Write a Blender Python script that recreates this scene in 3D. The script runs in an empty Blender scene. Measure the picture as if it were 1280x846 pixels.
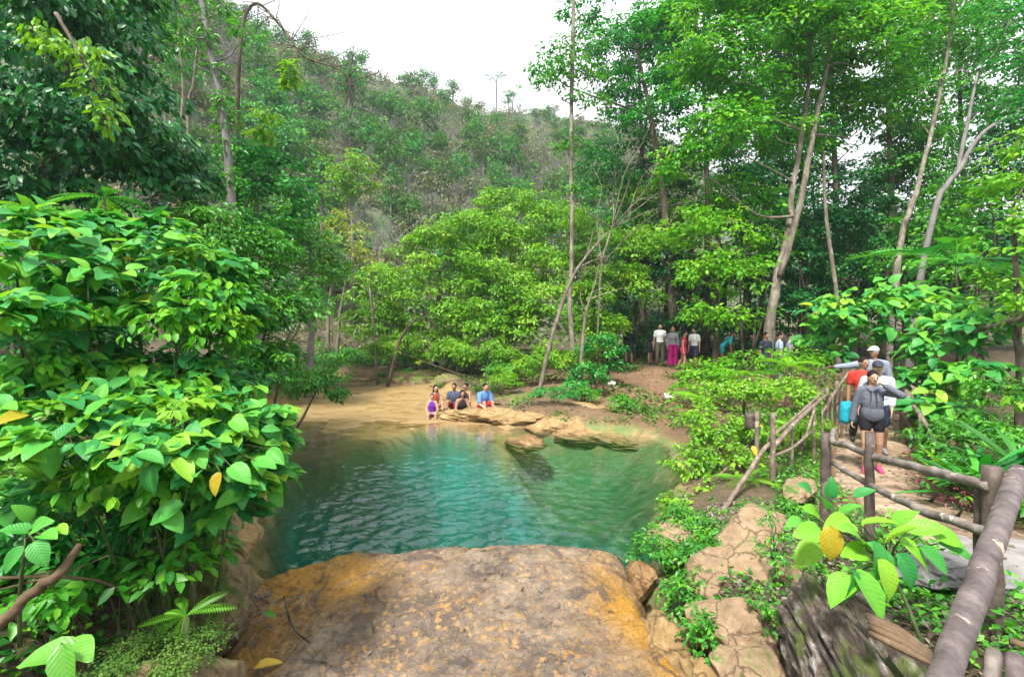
import bpy, bmesh, math, random
import numpy as np
from mathutils import Vector, Matrix, Euler

R = math.radians
SC = bpy.context.scene
COL = SC.collection
F, CX, HY, EYE = 604.0, 640.0, 400.0, 2.7
rng = np.random.default_rng(7)
random.seed(7)


def P(px, py, d):
    """A point seen at photo pixel (px, py) at depth d metres, water level z = 0."""
    return np.array([(px - CX) / F * d, d, EYE - (py - HY) / F * d])


# ------------------------------------------------------------------ materials
MATS = {}


def new_mat(name):
    m = bpy.data.materials.new(name)
    m.use_nodes = True
    nt = m.node_tree
    nt.nodes.clear()
    out = nt.nodes.new('ShaderNodeOutputMaterial')
    MATS[name] = m
    return m, nt, out


def N(nt, kind, **kw):
    n = nt.nodes.new('ShaderNode' + kind)
    for k, v in kw.items():
        if k in n.inputs:
            n.inputs[k].default_value = v
        else:
            setattr(n, k, v)
    return n


def ramp(nt, stops, interp='LINEAR'):
    r = nt.nodes.new('ShaderNodeValToRGB')
    r.color_ramp.interpolation = interp
    el = r.color_ramp.elements
    while len(el) < len(stops):
        el.new(0.5)
    for e, (p, c) in zip(el, stops):
        e.position = p
        e.color = (c[0], c[1], c[2], 1)
    return r


def noise(nt, scale, detail=5, rough=0.6, vec=None, dist=0.0):
    n = N(nt, 'TexNoise')
    n.inputs['Scale'].default_value = scale
    n.inputs['Detail'].default_value = detail
    n.inputs['Roughness'].default_value = rough
    n.inputs['Distortion'].default_value = dist
    if vec is not None:
        nt.links.new(vec, n.inputs['Vector'])
    return n


def mixc(nt, fac, a, b, blend='MIX'):
    m = nt.nodes.new('ShaderNodeMix')
    m.data_type = 'RGBA'
    m.blend_type = blend
    for sock, v in ((m.inputs[0], fac), (m.inputs[6], a), (m.inputs[7], b)):
        if hasattr(v, 'is_output'):
            nt.links.new(v, sock)
        elif isinstance(v, (int, float)):
            sock.default_value = v
        else:
            sock.default_value = (v[0], v[1], v[2], 1)
    return m.outputs[2]


def bump(nt, h, strength=0.5, dist=0.05):
    b = N(nt, 'Bump')
    b.inputs['Strength'].default_value = strength
    b.inputs['Distance'].default_value = dist
    nt.links.new(h, b.inputs['Height'])
    return b.outputs[0]


def math_(nt, op, a, b=None):
    m = nt.nodes.new('ShaderNodeMath')
    m.operation = op
    for i, v in enumerate((a, b)):
        if v is None:
            continue
        if hasattr(v, 'is_output'):
            nt.links.new(v, m.inputs[i])
        else:
            m.inputs[i].default_value = v
    return m.outputs[0]


def ramp_out(nt, sock, a, b):
    mr = N(nt, 'MapRange')
    mr.interpolation_type = 'SMOOTHSTEP'
    nt.links.new(sock, mr.inputs[0])
    mr.inputs[1].default_value = a
    mr.inputs[2].default_value = b
    return mr.outputs[0]


def leafmat(name, stops, rough=0.45, spec=0.4, transl=0.3, vein=False, hue=0.0, tr_gain=(1.5, 1.4, 0.7)):
    """Leaf surface: colour per leaf from the face attribute 'rnd', light passing through."""
    m, nt, out = new_mat(name)
    at = N(nt, 'Attribute', attribute_name='rnd')
    r = ramp(nt, stops)
    nt.links.new(at.outputs['Fac'], r.inputs[0])
    c = r.outputs[0]
    if hue:
        oi = N(nt, 'ObjectInfo')
        h = N(nt, 'HueSaturation')
        nt.links.new(math_(nt, 'ADD', math_(nt, 'MULTIPLY', oi.outputs['Random'], hue), 0.5 - hue * 0.5), h.inputs['Hue'])
        nt.links.new(math_(nt, 'ADD', math_(nt, 'MULTIPLY', oi.outputs['Random'], 0.5), 0.75), h.inputs['Value'])
        nt.links.new(c, h.inputs['Color'])
        c = h.outputs[0]
    bmp = None
    if vein:
        uv = N(nt, 'UVMap')
        sp = N(nt, 'SeparateXYZ')
        nt.links.new(uv.outputs[0], sp.inputs[0])
        au = math_(nt, 'ABSOLUTE', math_(nt, 'SUBTRACT', sp.outputs[0], 0.5))
        mid = math_(nt, 'LESS_THAN', au, 0.03)
        # side veins run forward from the midrib
        ph = math_(nt, 'FRACT', math_(nt, 'MULTIPLY', math_(nt, 'SUBTRACT', sp.outputs[1], math_(nt, 'MULTIPLY', au, 0.6)), 9.0))
        tri = math_(nt, 'ABSOLUTE', math_(nt, 'SUBTRACT', ph, 0.5))
        sv = math_(nt, 'LESS_THAN', tri, 0.07)
        vv = math_(nt, 'MAXIMUM', mid, math_(nt, 'MULTIPLY', sv, 0.5))
        c = mixc(nt, math_(nt, 'MULTIPLY', vv, 0.26), c, (0.16, 0.34, 0.09))
        gn = N(nt, 'NewGeometry')
        nz = noise(nt, 45, 3, vec=gn.outputs['Position'])
        sp_ = noise(nt, 23, 4, .7, vec=gn.outputs['Position'])
        c = mixc(nt, math_(nt, 'MULTIPLY', ramp_out(nt, sp_.outputs[0], .64, .7), .75), c, (.16, .13, .03))
        c = mixc(nt, 0.35, c, mixc(nt, nz.outputs[0], (0.3, 0.3, 0.3), (1.4, 1.4, 1.3)), 'MULTIPLY')
        bmp = bump(nt, tri, 0.25, 0.008)
    p = N(nt, 'BsdfPrincipled')
    nt.links.new(c, p.inputs['Base Color'])
    p.inputs['Roughness'].default_value = rough
    p.inputs['Specular IOR Level'].default_value = spec
    if bmp is not None:
        nt.links.new(bmp, p.inputs['Normal'])
    t = N(nt, 'BsdfTranslucent')
    nt.links.new(mixc(nt, 1.0, c, tr_gain, 'MULTIPLY'), t.inputs[0])
    mx = N(nt, 'MixShader')
    mx.inputs[0].default_value = transl
    nt.links.new(p.outputs[0], mx.inputs[1])
    nt.links.new(t.outputs[0], mx.inputs[2])
    nt.links.new(mx.outputs[0], out.inputs[0])
    return m


def noisemat(name, stops, scale, rough=0.85, detail=6, bs=0.5, bd=0.03, spec=0.3, stretch=None, bscale=None, obj=True):
    m, nt, out = new_mat(name)
    tc = N(nt, 'TexCoord')
    vec = tc.outputs['Object']
    if stretch:
        mp = N(nt, 'Mapping')
        mp.inputs['Scale'].default_value = stretch
        nt.links.new(vec, mp.inputs[0])
        vec = mp.outputs[0]
    n = noise(nt, scale, detail, 0.65, vec, 0.4)
    r = ramp(nt, stops)
    nt.links.new(n.outputs[0], r.inputs[0])
    p = N(nt, 'BsdfPrincipled')
    nt.links.new(r.outputs[0], p.inputs['Base Color'])
    p.inputs['Roughness'].default_value = rough
    p.inputs['Specular IOR Level'].default_value = spec
    n2 = noise(nt, bscale or scale * 2.5, 6, 0.7, vec)
    nt.links.new(bump(nt, n2.outputs[0], bs, bd), p.inputs['Normal'])
    nt.links.new(p.outputs[0], out.inputs[0])
    return m


def plain(name, col, rough=0.8, spec=0.3, bs=0.25, var=0.18):
    """Cloth, skin, hair: one colour with a weave of small light and dark variation."""
    lo = [c * (1 - var) for c in col]
    hi = [min(1, c * (1 + var)) for c in col]
    return noisemat(name, [(0.3, lo), (0.7, hi)], 14, rough, 4, min(1, bs * 2.4), 0.03, spec, bscale=11)


# ------------------------------------------------------------------ mesh tools
def mesh_np(name, V, quads=None, tris=None, rq=None, rt=None, uvq=None, uvt=None, mats=(), mq=None, smooth=True):
    me = bpy.data.meshes.new(name)
    V = np.asarray(V, dtype=np.float32)
    quads = np.zeros((0, 4), np.int32) if quads is None else np.asarray(quads, np.int32)
    tris = np.zeros((0, 3), np.int32) if tris is None else np.asarray(tris, np.int32)
    nq, nt_ = len(quads), len(tris)
    me.vertices.add(len(V))
    me.vertices.foreach_set('co', V.ravel())
    loops = np.concatenate([quads.ravel(), tris.ravel()])
    me.loops.add(len(loops))
    me.loops.foreach_set('vertex_index', loops)
    me.polygons.add(nq + nt_)
    starts = np.concatenate([np.arange(nq) * 4, nq * 4 + np.arange(nt_) * 3]).astype(np.int32)
    me.polygons.foreach_set('loop_start', starts)
    if mq is not None:
        me.polygons.foreach_set('material_index', np.asarray(mq, np.int32))
    me.polygons.foreach_set('use_smooth', np.full(nq + nt_, smooth))
    if rq is not None or rt is not None:
        a = me.attributes.new('rnd', 'FLOAT', 'FACE')
        vals = np.concatenate([np.zeros(nq) if rq is None else rq, np.zeros(nt_) if rt is None else rt]).astype(np.float32)
        a.data.foreach_set('value', vals)
    if uvq is not None:
        uvl = me.uv_layers.new(name='UVMap')
        u = uvq.reshape(-1, 2)
        if uvt is not None:
            u = np.concatenate([u, uvt.reshape(-1, 2)])
        uvl.data.foreach_set('uv', u.astype(np.float32).ravel())
    for m in mats:
        me.materials.append(m)
    me.update(calc_edges=True)
    return me


def link(name, me, parent=None, loc=None, rot=None, scale=None):
    o = bpy.data.objects.new(name, me)
    COL.objects.link(o)
    if parent is not None:
        o.parent = parent
    if loc is not None:
        o.location = loc
    if rot is not None:
        o.rotation_euler = rot
    if scale is not None:
        o.scale = scale if hasattr(scale, '__len__') else (scale,) * 3
    return o


def tag(o, label=None, cat=None, group=None, kind=None):
    if label:
        o['label'] = label
    if cat:
        o['category'] = cat
    if group:
        o['group'] = group
    if kind:
        o['kind'] = kind
    return o


def thing(name, label, cat, loc, group=None, rotz=0.0):
    o = link(name, None, loc=tuple(float(c) for c in loc), rot=(0, 0, rotz))
    o.empty_display_size = 0.2
    return tag(o, label, cat, group)


class Geo:
    """Collects tubes and other quads into one mesh."""
    def __init__(self):
        self.V, self.Q, self.T, self.n = [], [], [], 0

    def add(self, V, Q=None, T=None):
        V = np.asarray(V, float)
        self.V.append(V)
        if Q is not None and len(Q):
            self.Q.append(np.asarray(Q, int) + self.n)
        if T is not None and len(T):
            self.T.append(np.asarray(T, int) + self.n)
        self.n += len(V)

    def tube(self, pts, rad, sides=7, rough=0.0, cap=True, res=0):
        pts = np.asarray(pts, float)
        rad = np.broadcast_to(np.asarray(rad, float), (len(pts),)).copy() if np.ndim(rad) == 0 or len(rad) != len(pts) else np.asarray(rad, float)
        if res:
            pts, rad = smooth_path(pts, rad, res)
        n = len(pts)
        tan = np.gradient(pts, axis=0)
        tan /= np.linalg.norm(tan, axis=1)[:, None] + 1e-9
        ref = np.array([1.0, 0.13, 0.07]) if abs(tan[0][0]) < 0.8 else np.array([0.1, 1.0, 0.05])
        u = np.zeros_like(tan)
        v = np.zeros_like(tan)
        for i in range(n):
            a = ref - tan[i] * ref.dot(tan[i])
            a /= np.linalg.norm(a) + 1e-9
            u[i] = a
            ref = a
            v[i] = np.cross(tan[i], a)
        th = np.arange(sides) / sides * 2 * np.pi
        rr = rad[:, None] * np.ones(sides)
        if rough:
            rr = rr * (1 + rng.normal(0, rough, rr.shape))
        V = pts[:, None, :] + (np.cos(th)[None, :, None] * u[:, None, :] + np.sin(th)[None, :, None] * v[:, None, :]) * rr[:, :, None]
        V = V.reshape(-1, 3)
        i, j = np.meshgrid(np.arange(n - 1), np.arange(sides), indexing='ij')
        jn = (j + 1) % sides
        Q = np.stack([i * sides + j, i * sides + jn, (i + 1) * sides + jn, (i + 1) * sides + j], -1).reshape(-1, 4)
        T = []
        if cap:
            c0, c1 = len(V), len(V) + 1
            V = np.concatenate([V, [pts[0]], [pts[-1]]])
            for k in range(sides):
                T.append((c0, (k + 1) % sides, k))
                T.append((c1, (n - 1) * sides + k, (n - 1) * sides + (k + 1) % sides))
        self.add(V, Q, T)

    def build(self, name, mat, off=(0, 0, 0), smooth=True):
        V = np.concatenate(self.V) - np.asarray(off, float)
        Q = np.concatenate(self.Q) if self.Q else None
        T = np.concatenate(self.T) if self.T else None
        mats = mat if isinstance(mat, (list, tuple)) else [mat]
        return mesh_np(name, V, Q, T, mats=mats, smooth=smooth)


def smooth_path(pts, rad, res):
    """Catmull-Rom through the points, res samples per span."""
    pts = np.asarray(pts, float)
    n = len(pts)
    ext = np.concatenate([[2 * pts[0] - pts[1]], pts, [2 * pts[-1] - pts[-2]]])
    o, r = [], []
    for i in range(n - 1):
        p0, p1, p2, p3 = ext[i:i + 4]
        for k in range(res):
            t = k / res
            o.append(0.5 * ((2 * p1) + (-p0 + p2) * t + (2 * p0 - 5 * p1 + 4 * p2 - p3) * t * t + (-p0 + 3 * p1 - 3 * p2 + p3) * t ** 3))
            r.append(rad[i] * (1 - t) + rad[i + 1] * t)
    o.append(pts[-1])
    r.append(rad[-1])
    return np.array(o), np.array(r)


# leaf templates: y runs from the stalk to the tip, z is the upper side
def T_rhomb(w=0.5):
    V = [(0, 0, 0), (w / 2, .45, .05), (0, 1, -.12), (-w / 2, .45, .05)]
    return np.array(V, float), np.array([(0, 1, 2, 3)]), None


def T_fold(w=0.55, droop=0.15):
    V = [(0, 0, 0), (0, .5, -.02), (0, 1, -droop), (w * .42, .28, .06), (w * .4, .66, .0), (-w * .42, .28, .06), (-w * .4, .66, .0)]
    return np.array(V, float), np.array([(0, 3, 4, 1), (0, 1, 6, 5)]), np.array([(1, 4, 2), (1, 2, 6)])


def T_broad(w=0.6, droop=0.3, fold=0.10, wav=0.02, seed=0):
    prof = [(0, .0), (.06, .48), (.2, .85), (.4, 1.0), (.6, .88), (.78, .6), (.92, .25), (1.0, .0)]
    rg = np.random.default_rng(seed)
    V, Q, T = [], [], []
    for t, h in prof:
        z = -droop * t * t
        y = t * (1 - .12 * droop * t)
        hw = h * w / 2
        V += [(-hw, y, z + fold * h + rg.normal(0, wav)), (-hw * .5, y, z + fold * h * .62 + rg.normal(0, wav * .3)), (0, y, z),
              (hw * .5, y, z + fold * h * .62 + rg.normal(0, wav * .3)), (hw, y, z + fold * h + rg.normal(0, wav))]
    for i in range(len(prof) - 1):
        for j in range(4):
            a = i * 5 + j
            Q.append((a, a + 1, a + 6, a + 5))
    return np.array(V, float), np.array(Q), None


def T_frond(n=11, w=0.34, lw=0.09, arch=0.45, taper=1.0, tilt=0.35, rach=0.012):
    """Pinnate frond or fern: rachis and leaflets on both sides."""
    V, Q = [], []
    def zc(t): return -arch * t * t + 0.12 * t
    k = 8
    for i in range(k + 1):
        t = i / k
        V += [(-rach * (1 - .7 * t), t, zc(t)), (rach * (1 - .7 * t), t, zc(t))]
    for i in range(k):
        Q.append((2 * i, 2 * i + 1, 2 * i + 3, 2 * i + 2))
    for i in range(n):
        t = .1 + .9 * i / (n - 1)
        s = math.sin(math.pi * (0.12 + 0.88 * (1 - t) ** .8)) if taper else 1
        L = w * max(.18, s)
        for sd in (-1, 1):
            b = len(V)
            d = np.array([sd * math.cos(tilt), math.sin(tilt), -0.25])
            o = np.array([0, t, zc(t)])
            nrm = np.array([-sd * math.sin(tilt), math.cos(tilt), 0]) * lw * (.4 + .6 * s)
            V += [tuple(o), tuple(o + d * L * .5 + nrm * .5), tuple(o + d * L + np.array([0, 0, -.1 * L])), tuple(o + d * L * .5 - nrm * .5)]
            Q.append((b, b + 1, b + 2, b + 3))
    return np.array(V, float), np.array(Q), None


def T_strap(w=0.09, arch=0.5, k=7):
    V, Q = [], []
    for i in range(k + 1):
        t = i / k
        hw = w / 2 * (0.35 + 2.2 * t * (1 - t) ** .8 + .02) * (1 - t ** 6)
        z = -arch * t ** 2.2
        V += [(-hw, t, z + .015), (0, t, z), (hw, t, z + .015)]
    for i in range(k):
        for j in range(2):
            a = i * 3 + j
            Q.append((a, a + 1, a + 4, a + 3))
    return np.array(V, float), np.array(Q), None


def frames(dirs, nrm):
    y = dirs / (np.linalg.norm(dirs, axis=1)[:, None] + 1e-9)
    x = np.cross(y, nrm)
    x /= np.linalg.norm(x, axis=1)[:, None] + 1e-9
    z = np.cross(x, y)
    return np.stack([x, y, z], axis=1)      # rows are axes


def place(tpls, pos, dirs, nrm, size, rnd, mats, name, off=(0, 0, 0), smooth=True):
    """Many copies of leaf templates as ONE foliage mesh."""
    if not isinstance(tpls, list):
        tpls = [tpls]
    M = frames(dirs, nrm) * size[:, None, None]
    Vs, Qs, Ts, RQ, RT, UQ, UT, base = [], [], [], [], [], [], [], 0
    pick = np.arange(len(pos)) % len(tpls)
    for ti, (tv, tq, tt) in enumerate(tpls):
        s = pick == ti
        k = int(s.sum())
        if not k:
            continue
        V = np.einsum('vi,kij->kvj', tv, M[s]) + (pos[s] - np.asarray(off, float))[:, None, :]
        Vs.append(V.reshape(-1, 3))
        offs = base + np.arange(k) * len(tv)
        wmax = max(abs(tv[:, 0]).max(), 1e-6)
        uv = np.stack([tv[:, 0] / (2 * wmax) + .5, tv[:, 1]], -1)
        Qs.append((tq[None] + offs[:, None, None]).reshape(-1, 4))
        RQ.append(np.repeat(rnd[s], len(tq)))
        UQ.append(np.tile(uv[tq], (k, 1, 1)).reshape(-1, 2))
        if tt is not None:
            Ts.append((tt[None] + offs[:, None, None]).reshape(-1, 3))
            RT.append(np.repeat(rnd[s], len(tt)))
            UT.append(np.tile(uv[tt], (k, 1, 1)).reshape(-1, 2))
        base += k * len(tv)
    return mesh_np(name, np.concatenate(Vs), np.concatenate(Qs), np.concatenate(Ts) if Ts else None, np.concatenate(RQ),
                   np.concatenate(RT) if RT else None, np.concatenate(UQ), np.concatenate(UT) if UT else None, mats=mats, smooth=smooth)


def unit(n):
    v = rng.normal(size=(n, 3))
    return v / np.linalg.norm(v, axis=1)[:, None]


def clump_points(blobs, leaf_area, density=2.2, clump=0.36, fill=1.0, flat=0.7):
    """Leaf sites in clumps spread through ellipsoids. blobs: (centre, radii). Returns positions, outward vectors, clump centres, clump ids."""
    PS, OS, CC, CID = [], [], [], []
    for c, r in blobs:
        c = np.asarray(c, float)
        r = np.asarray(r, float)
        rm = (r[0] * r[1] * r[2]) ** (1 / 3)
        rc0 = clump * rm
        nc = max(4, int(fill * 1.5 * (rm / rc0) ** 2 * 1.7))
        u = unit(nc)
        u[:, 2] = np.where(u[:, 2] < -0.35, -u[:, 2], u[:, 2])
        u /= np.linalg.norm(u, axis=1)[:, None]
        fr = rng.uniform(.35, .92, nc) ** .7
        rc = rc0 * rng.uniform(.6, 1.25, nc)
        stray = rng.random(nc) < .22
        fr = np.where(stray, rng.uniform(.95, 1.3, nc), fr)
        rc = np.where(stray, rc * rng.uniform(.35, .65, nc), rc)
        cc = c + u * fr[:, None] * r
        for k in range(nc):
            nl = max(5, int(density * 2.6 * rc[k] ** 2 / leaf_area))
            v = unit(nl)
            v[:, 2] = np.where((v[:, 2] < 0) & (rng.random(nl) < .6), -v[:, 2], v[:, 2])
            rad = rc[k] * rng.uniform(.3, 1.1, nl) ** .6
            p = cc[k] + v * rad[:, None] * np.array([1.1, 1.1, flat])
            PS.append(p)
            OS.append(.6 * v + .5 * u[k])
            CID.append(np.full(nl, len(CC)))
            CC.append(cc[k])
    return np.concatenate(PS), np.concatenate(OS), np.array(CC), np.concatenate(CID)


def foliage(blobs, tpl, leaf, mats, name, density=2.2, clump=0.36, up=0.8, droop=0.35, jit=0.35, wl=0.5, tilt=(0, 0, 0), off=(0, 0, 0),
            fill=1.0, flat=0.7, svar=0.3, clip=None):
    pos, o, cc, cid = clump_points(blobs, leaf * leaf * wl, density, clump, fill, flat)
    if clip is not None:
        k = clip(pos)
        pos, o, cid = pos[k], o[k], cid[k]
    n = len(pos)
    nrm = o * .5 + np.array([0, 0, up]) + np.asarray(tilt, float) + rng.normal(0, jit, (n, 3))
    d = o * np.array([1, 1, .3]) + rng.normal(0, .45, (n, 3)) * np.array([1, 1, .4]) + np.array([0, 0, -droop])
    size = leaf * rng.uniform(1 - svar, 1 + svar, n)
    crand = rng.random(len(cc))
    rnd = np.clip(.55 * rng.random(n) + .45 * crand[cid], 0, 1)
    return place(tpl, pos, d, nrm, size, rnd, mats, name, off), cc


def pb(l):
    """Blob list in photo pixels: (px, py, depth, radius px, radius py, depth radius m) -> world ellipsoids."""
    return [(P(a, b, d), (rx / F * d, rd, ry / F * d)) for a, b, d, rx, ry, rd in l]


def limbs(g, tpts, trad, targets, rmin=0.012, sag=0.12, sides=5, start=0.25, rise=0.45):
    """Tapered limbs climbing from a trunk (or from bigger limbs) to points in the crown; returns the points laid and their radii."""
    tpts = np.asarray(tpts, float)
    oP, oR = [], []
    for t in targets:
        t = np.asarray(t, float)
        hd = np.linalg.norm(tpts[:, :2] - t[:2], axis=1)
        dd = np.linalg.norm(tpts - t, axis=1) + 2.5 * np.maximum(0, tpts[:, 2] - t[2] + rise * hd)
        dd[: int(len(tpts) * start)] += 100
        i = int(np.argmin(dd))
        p = tpts[i]
        L = np.linalg.norm(t - p)
        if L < 1e-3:
            continue
        mid1 = p + (t - p) * .35 + rng.normal(0, .07 * L, 3) + np.array([0, 0, -sag * L * .4])
        mid2 = p + (t - p) * .7 + rng.normal(0, .07 * L, 3) + np.array([0, 0, -sag * L * .2])
        r0 = min(trad[i] * .55, max(rmin * 1.4, .011 * L + rmin))
        sp, sr = smooth_path(np.array([p, mid1, mid2, t]), np.array([r0, r0 * .75, r0 * .5, max(rmin * .4, r0 * .2)]), 4)
        g.tube(sp, sr, sides, cap=False)
        oP.append(sp[3:])
        oR.append(sr[3:])
    return (np.concatenate(oP), np.concatenate(oR)) if oP else (tpts, trad)
# ------------------------------------------------------------------ the lie of the land
def sd_poly(x, y, poly):
    """Signed distance to a polygon, negative inside."""
    x = np.asarray(x, float)
    y = np.asarray(y, float)
    poly = np.asarray(poly, float)
    d = np.full(x.shape, 1e9)
    inside = np.zeros(x.shape, bool)
    n = len(poly)
    for i in range(n):
        ax, ay = poly[i]
        bx, by = poly[(i + 1) % n]
        ex, ey = bx - ax, by - ay
        t = np.clip(((x - ax) * ex + (y - ay) * ey) / (ex * ex + ey * ey + 1e-12), 0, 1)
        d = np.minimum(d, (x - ax - t * ex) ** 2 + (y - ay - t * ey) ** 2)
        c = ((ay > y) != (by > y)) & (x < (bx - ax) * (y - ay) / (by - ay + 1e-12) + ax)
        inside ^= c
    d = np.sqrt(d)
    return np.where(inside, -d, d)


def sstep(a, b, x):
    t = np.clip((x - a) / (b - a), 0, 1)
    return t * t * (3 - 2 * t)


def wob(x, y, s, seed=0):
    """Cheap smooth pseudo noise, about -1..1."""
    r = np.random.default_rng(seed)
    o = 0
    for k in range(6):
        a = r.uniform(0, 2 * np.pi)
        f = s * (1.7 ** (k / 2)) * r.uniform(.8, 1.25)
        o = o + np.sin((x * np.cos(a) + y * np.sin(a)) * f + r.uniform(0, 6.28) + 1.3 * np.sin((x * np.sin(a) - y * np.cos(a)) * f * .6 + r.uniform(0, 6.28))) * .8 ** k
    return o / 2.6


def gpt(px, py, z=0.0):
    d = (EYE - z) * F / (py - HY)
    return ((px - CX) / F * d, d)


WATER = [(-1.9, 4.6), (-2.6, 4.9), (-3.0, 5.3), (-3.5, 6.3), (-3.9, 7.6), (-4.4, 9.0), (-5.3, 10.5), (-5.9, 11.8), (-6.0, 13.2), (-5.6, 14.3),
         (-4.6, 15.0), (-3.4, 15.0), (-2.5, 14.1), (-1.9, 13.7), (-1.2, 13.4), (-.65, 12.7), (-.1, 12.1), (.6, 12.3), (1.5, 11.9), (2.4, 11.8), (3.2, 11.2), (3.4, 10.2),
         (3.25, 9.0), (2.9, 8.1), (2.5, 7.2), (2.15, 6.4), (1.75, 5.7), (1.3, 4.6), (0, 4.3)]
DEEP = [(-1.0, 4.6), (-2.3, 4.9), (-2.75, 5.4), (-3.3, 6.4), (-3.75, 7.5), (-4.0, 8.4), (-3.9, 9.3), (-3.5, 10.2), (-2.9, 11.1), (-2.3, 12.0), (-1.6, 12.5), (-.95, 12.1),
        (-.45, 11.3), (-.05, 10.5), (.45, 9.7), (1.2, 9.0), (1.55, 8.5), (2.0, 7.9), (2.25, 7.2), (1.9, 6.3), (1.4, 5.4), (.8, 4.6)]
SHELF = [(-4.0, 9.0), (-5.3, 10.5), (-6.3, 12.5), (-7.2, 15.0), (-7.8, 18.5), (-7.4, 20.2), (-3.2, 19.6), (-2.2, 17.2), (-1.2, 15.4), (-.6, 13.9), (-.3, 12.4), (-1.6, 12.2), (-2.9, 11.2), (-3.6, 10.2)]
PATH = np.array([(3.7, -3.0, .88), (3.9, 0, .87), (4.15, 2.0, .83), (4.45, 4.0, .66), (4.95, 5.9, .42), (5.55, 7.3, .24), (6.0, 8.0, .2), (6.65, 8.9, .23), (7.3, 9.8, .27), (8.2, 11.0, .31),
                 (9.6, 12.5, .34), (11.6, 14.4, .45), (14.5, 16.8, .7)])
SLAB = [(-2.62, 4.3), (-2.5, 4.75), (-2.2, 5.08), (-1.85, 5.28), (-1.05, 5.42), (0, 5.44), (.87, 5.38), (1.2, 5.2), (1.3, 4.6), (1.22, 4.0), (1.26, 3.5), (1.4, 3.2), (1.6, 2.2), (1.6, .6), (-2.3, .6), (-2.15, 3.0), (-2.35, 3.9)]

CTRL = np.array([
    (-3.3, 3.2, 1.0), (-2.9, 4.4, .75), (-3.5, 5.2, .8), (-5, 3, 1.5), (-8, 4, 2.3), (-4.7, 6, 1.0), (-6, 7, 1.6), (-9, 8, 2.4), (-5.6, 9, 1.1), (-6.7, 10.6, .9), (-8, 13, 1.2),
    (-9.4, 16, 1.0), (-8.6, 19.5, .75), (-6.5, 21.2, .75), (-4, 20.6, .6), (-2, 18.4, .5), (-1, 16.4, .35), (-.3, 14.5, .22), (1, 14, .45), (3, 13, .3), (4.4, 12.2, .4), (2, 16, .6), (5, 14.2, .42),
    (5, 18, .58), (6, 21, .68), (9, 22, .8), (8.6, 16, .55), (12, 19, .95), (4.2, 10.5, .35), (5.5, 10.5, .3), (3.6, 7.4, .3), (2.9, 5.9, .33), (2.1, 4.6, .5), (1.8, 3.6, .62), (1.75, 2.8, .8),
    (1.6, 1.9, .95), (2.5, 2.5, 1.0), (3.0, 4.5, .7), (0, 0, .85), (-.3, 1.0, .6), (-1.5, 1.5, .85), (-2.4, 2.4, .95), (4, 1, .87), (4.5, 4, .66), (7, 6, .55), (8.6, 8, .5), (10, 10, .6), (14, 13, .95),
    (6, 3, .9), (10, 4, 1.3), (20, 20, 1.6), (-20, 20, 2.5), (0, 26, 1.0), (-15, 26, 2.0), (15, 28, 1.5), (-15, 8, 3.8), (30, 10, 2.8), (0, -10, 1.5), (-10, -5, 2.5), (12, -6, 1.5), (-30, 30, 4), (30, 40, 2)])

RIDGE = np.array([(-600, 1.0), (-200, .95), (0, .86), (200, .72), (300, .585), (345, .54), (420, .47), (520, .43), (600, .385), (680, .36), (760, .345), (850, .31), (950, .24), (1100, .2), (1700, .18)])
RIDGE[:, 1] += np.interp(RIDGE[:, 0], [0, 300, 600, 700, 820, 950], [.04, .035, .035, .05, .05, 0])


def land(x, y):
    num = 0
    den = 0
    for cx, cy, cz in CTRL:
        w = 1 / ((x - cx) ** 2 + (y - cy) ** 2 + .05) ** 1.8
        num = num + w * cz
        den = den + w
    return num / den


def path_near(x, y):
    """Distance to the path's centre line and the path's height there."""
    bd = np.full(np.shape(x), 1e9)
    bz = np.zeros(np.shape(x))
    for i in range(len(PATH) - 1):
        a, b = PATH[i], PATH[i + 1]
        e = b - a
        t = np.clip(((x - a[0]) * e[0] + (y - a[1]) * e[1]) / (e[0] ** 2 + e[1] ** 2), 0, 1)
        d = np.hypot(x - a[0] - t * e[0], y - a[1] - t * e[1])
        k = d < bd
        bd = np.where(k, d, bd)
        bz = np.where(k, a[2] + t * e[2], bz)
    return bd, bz


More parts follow.
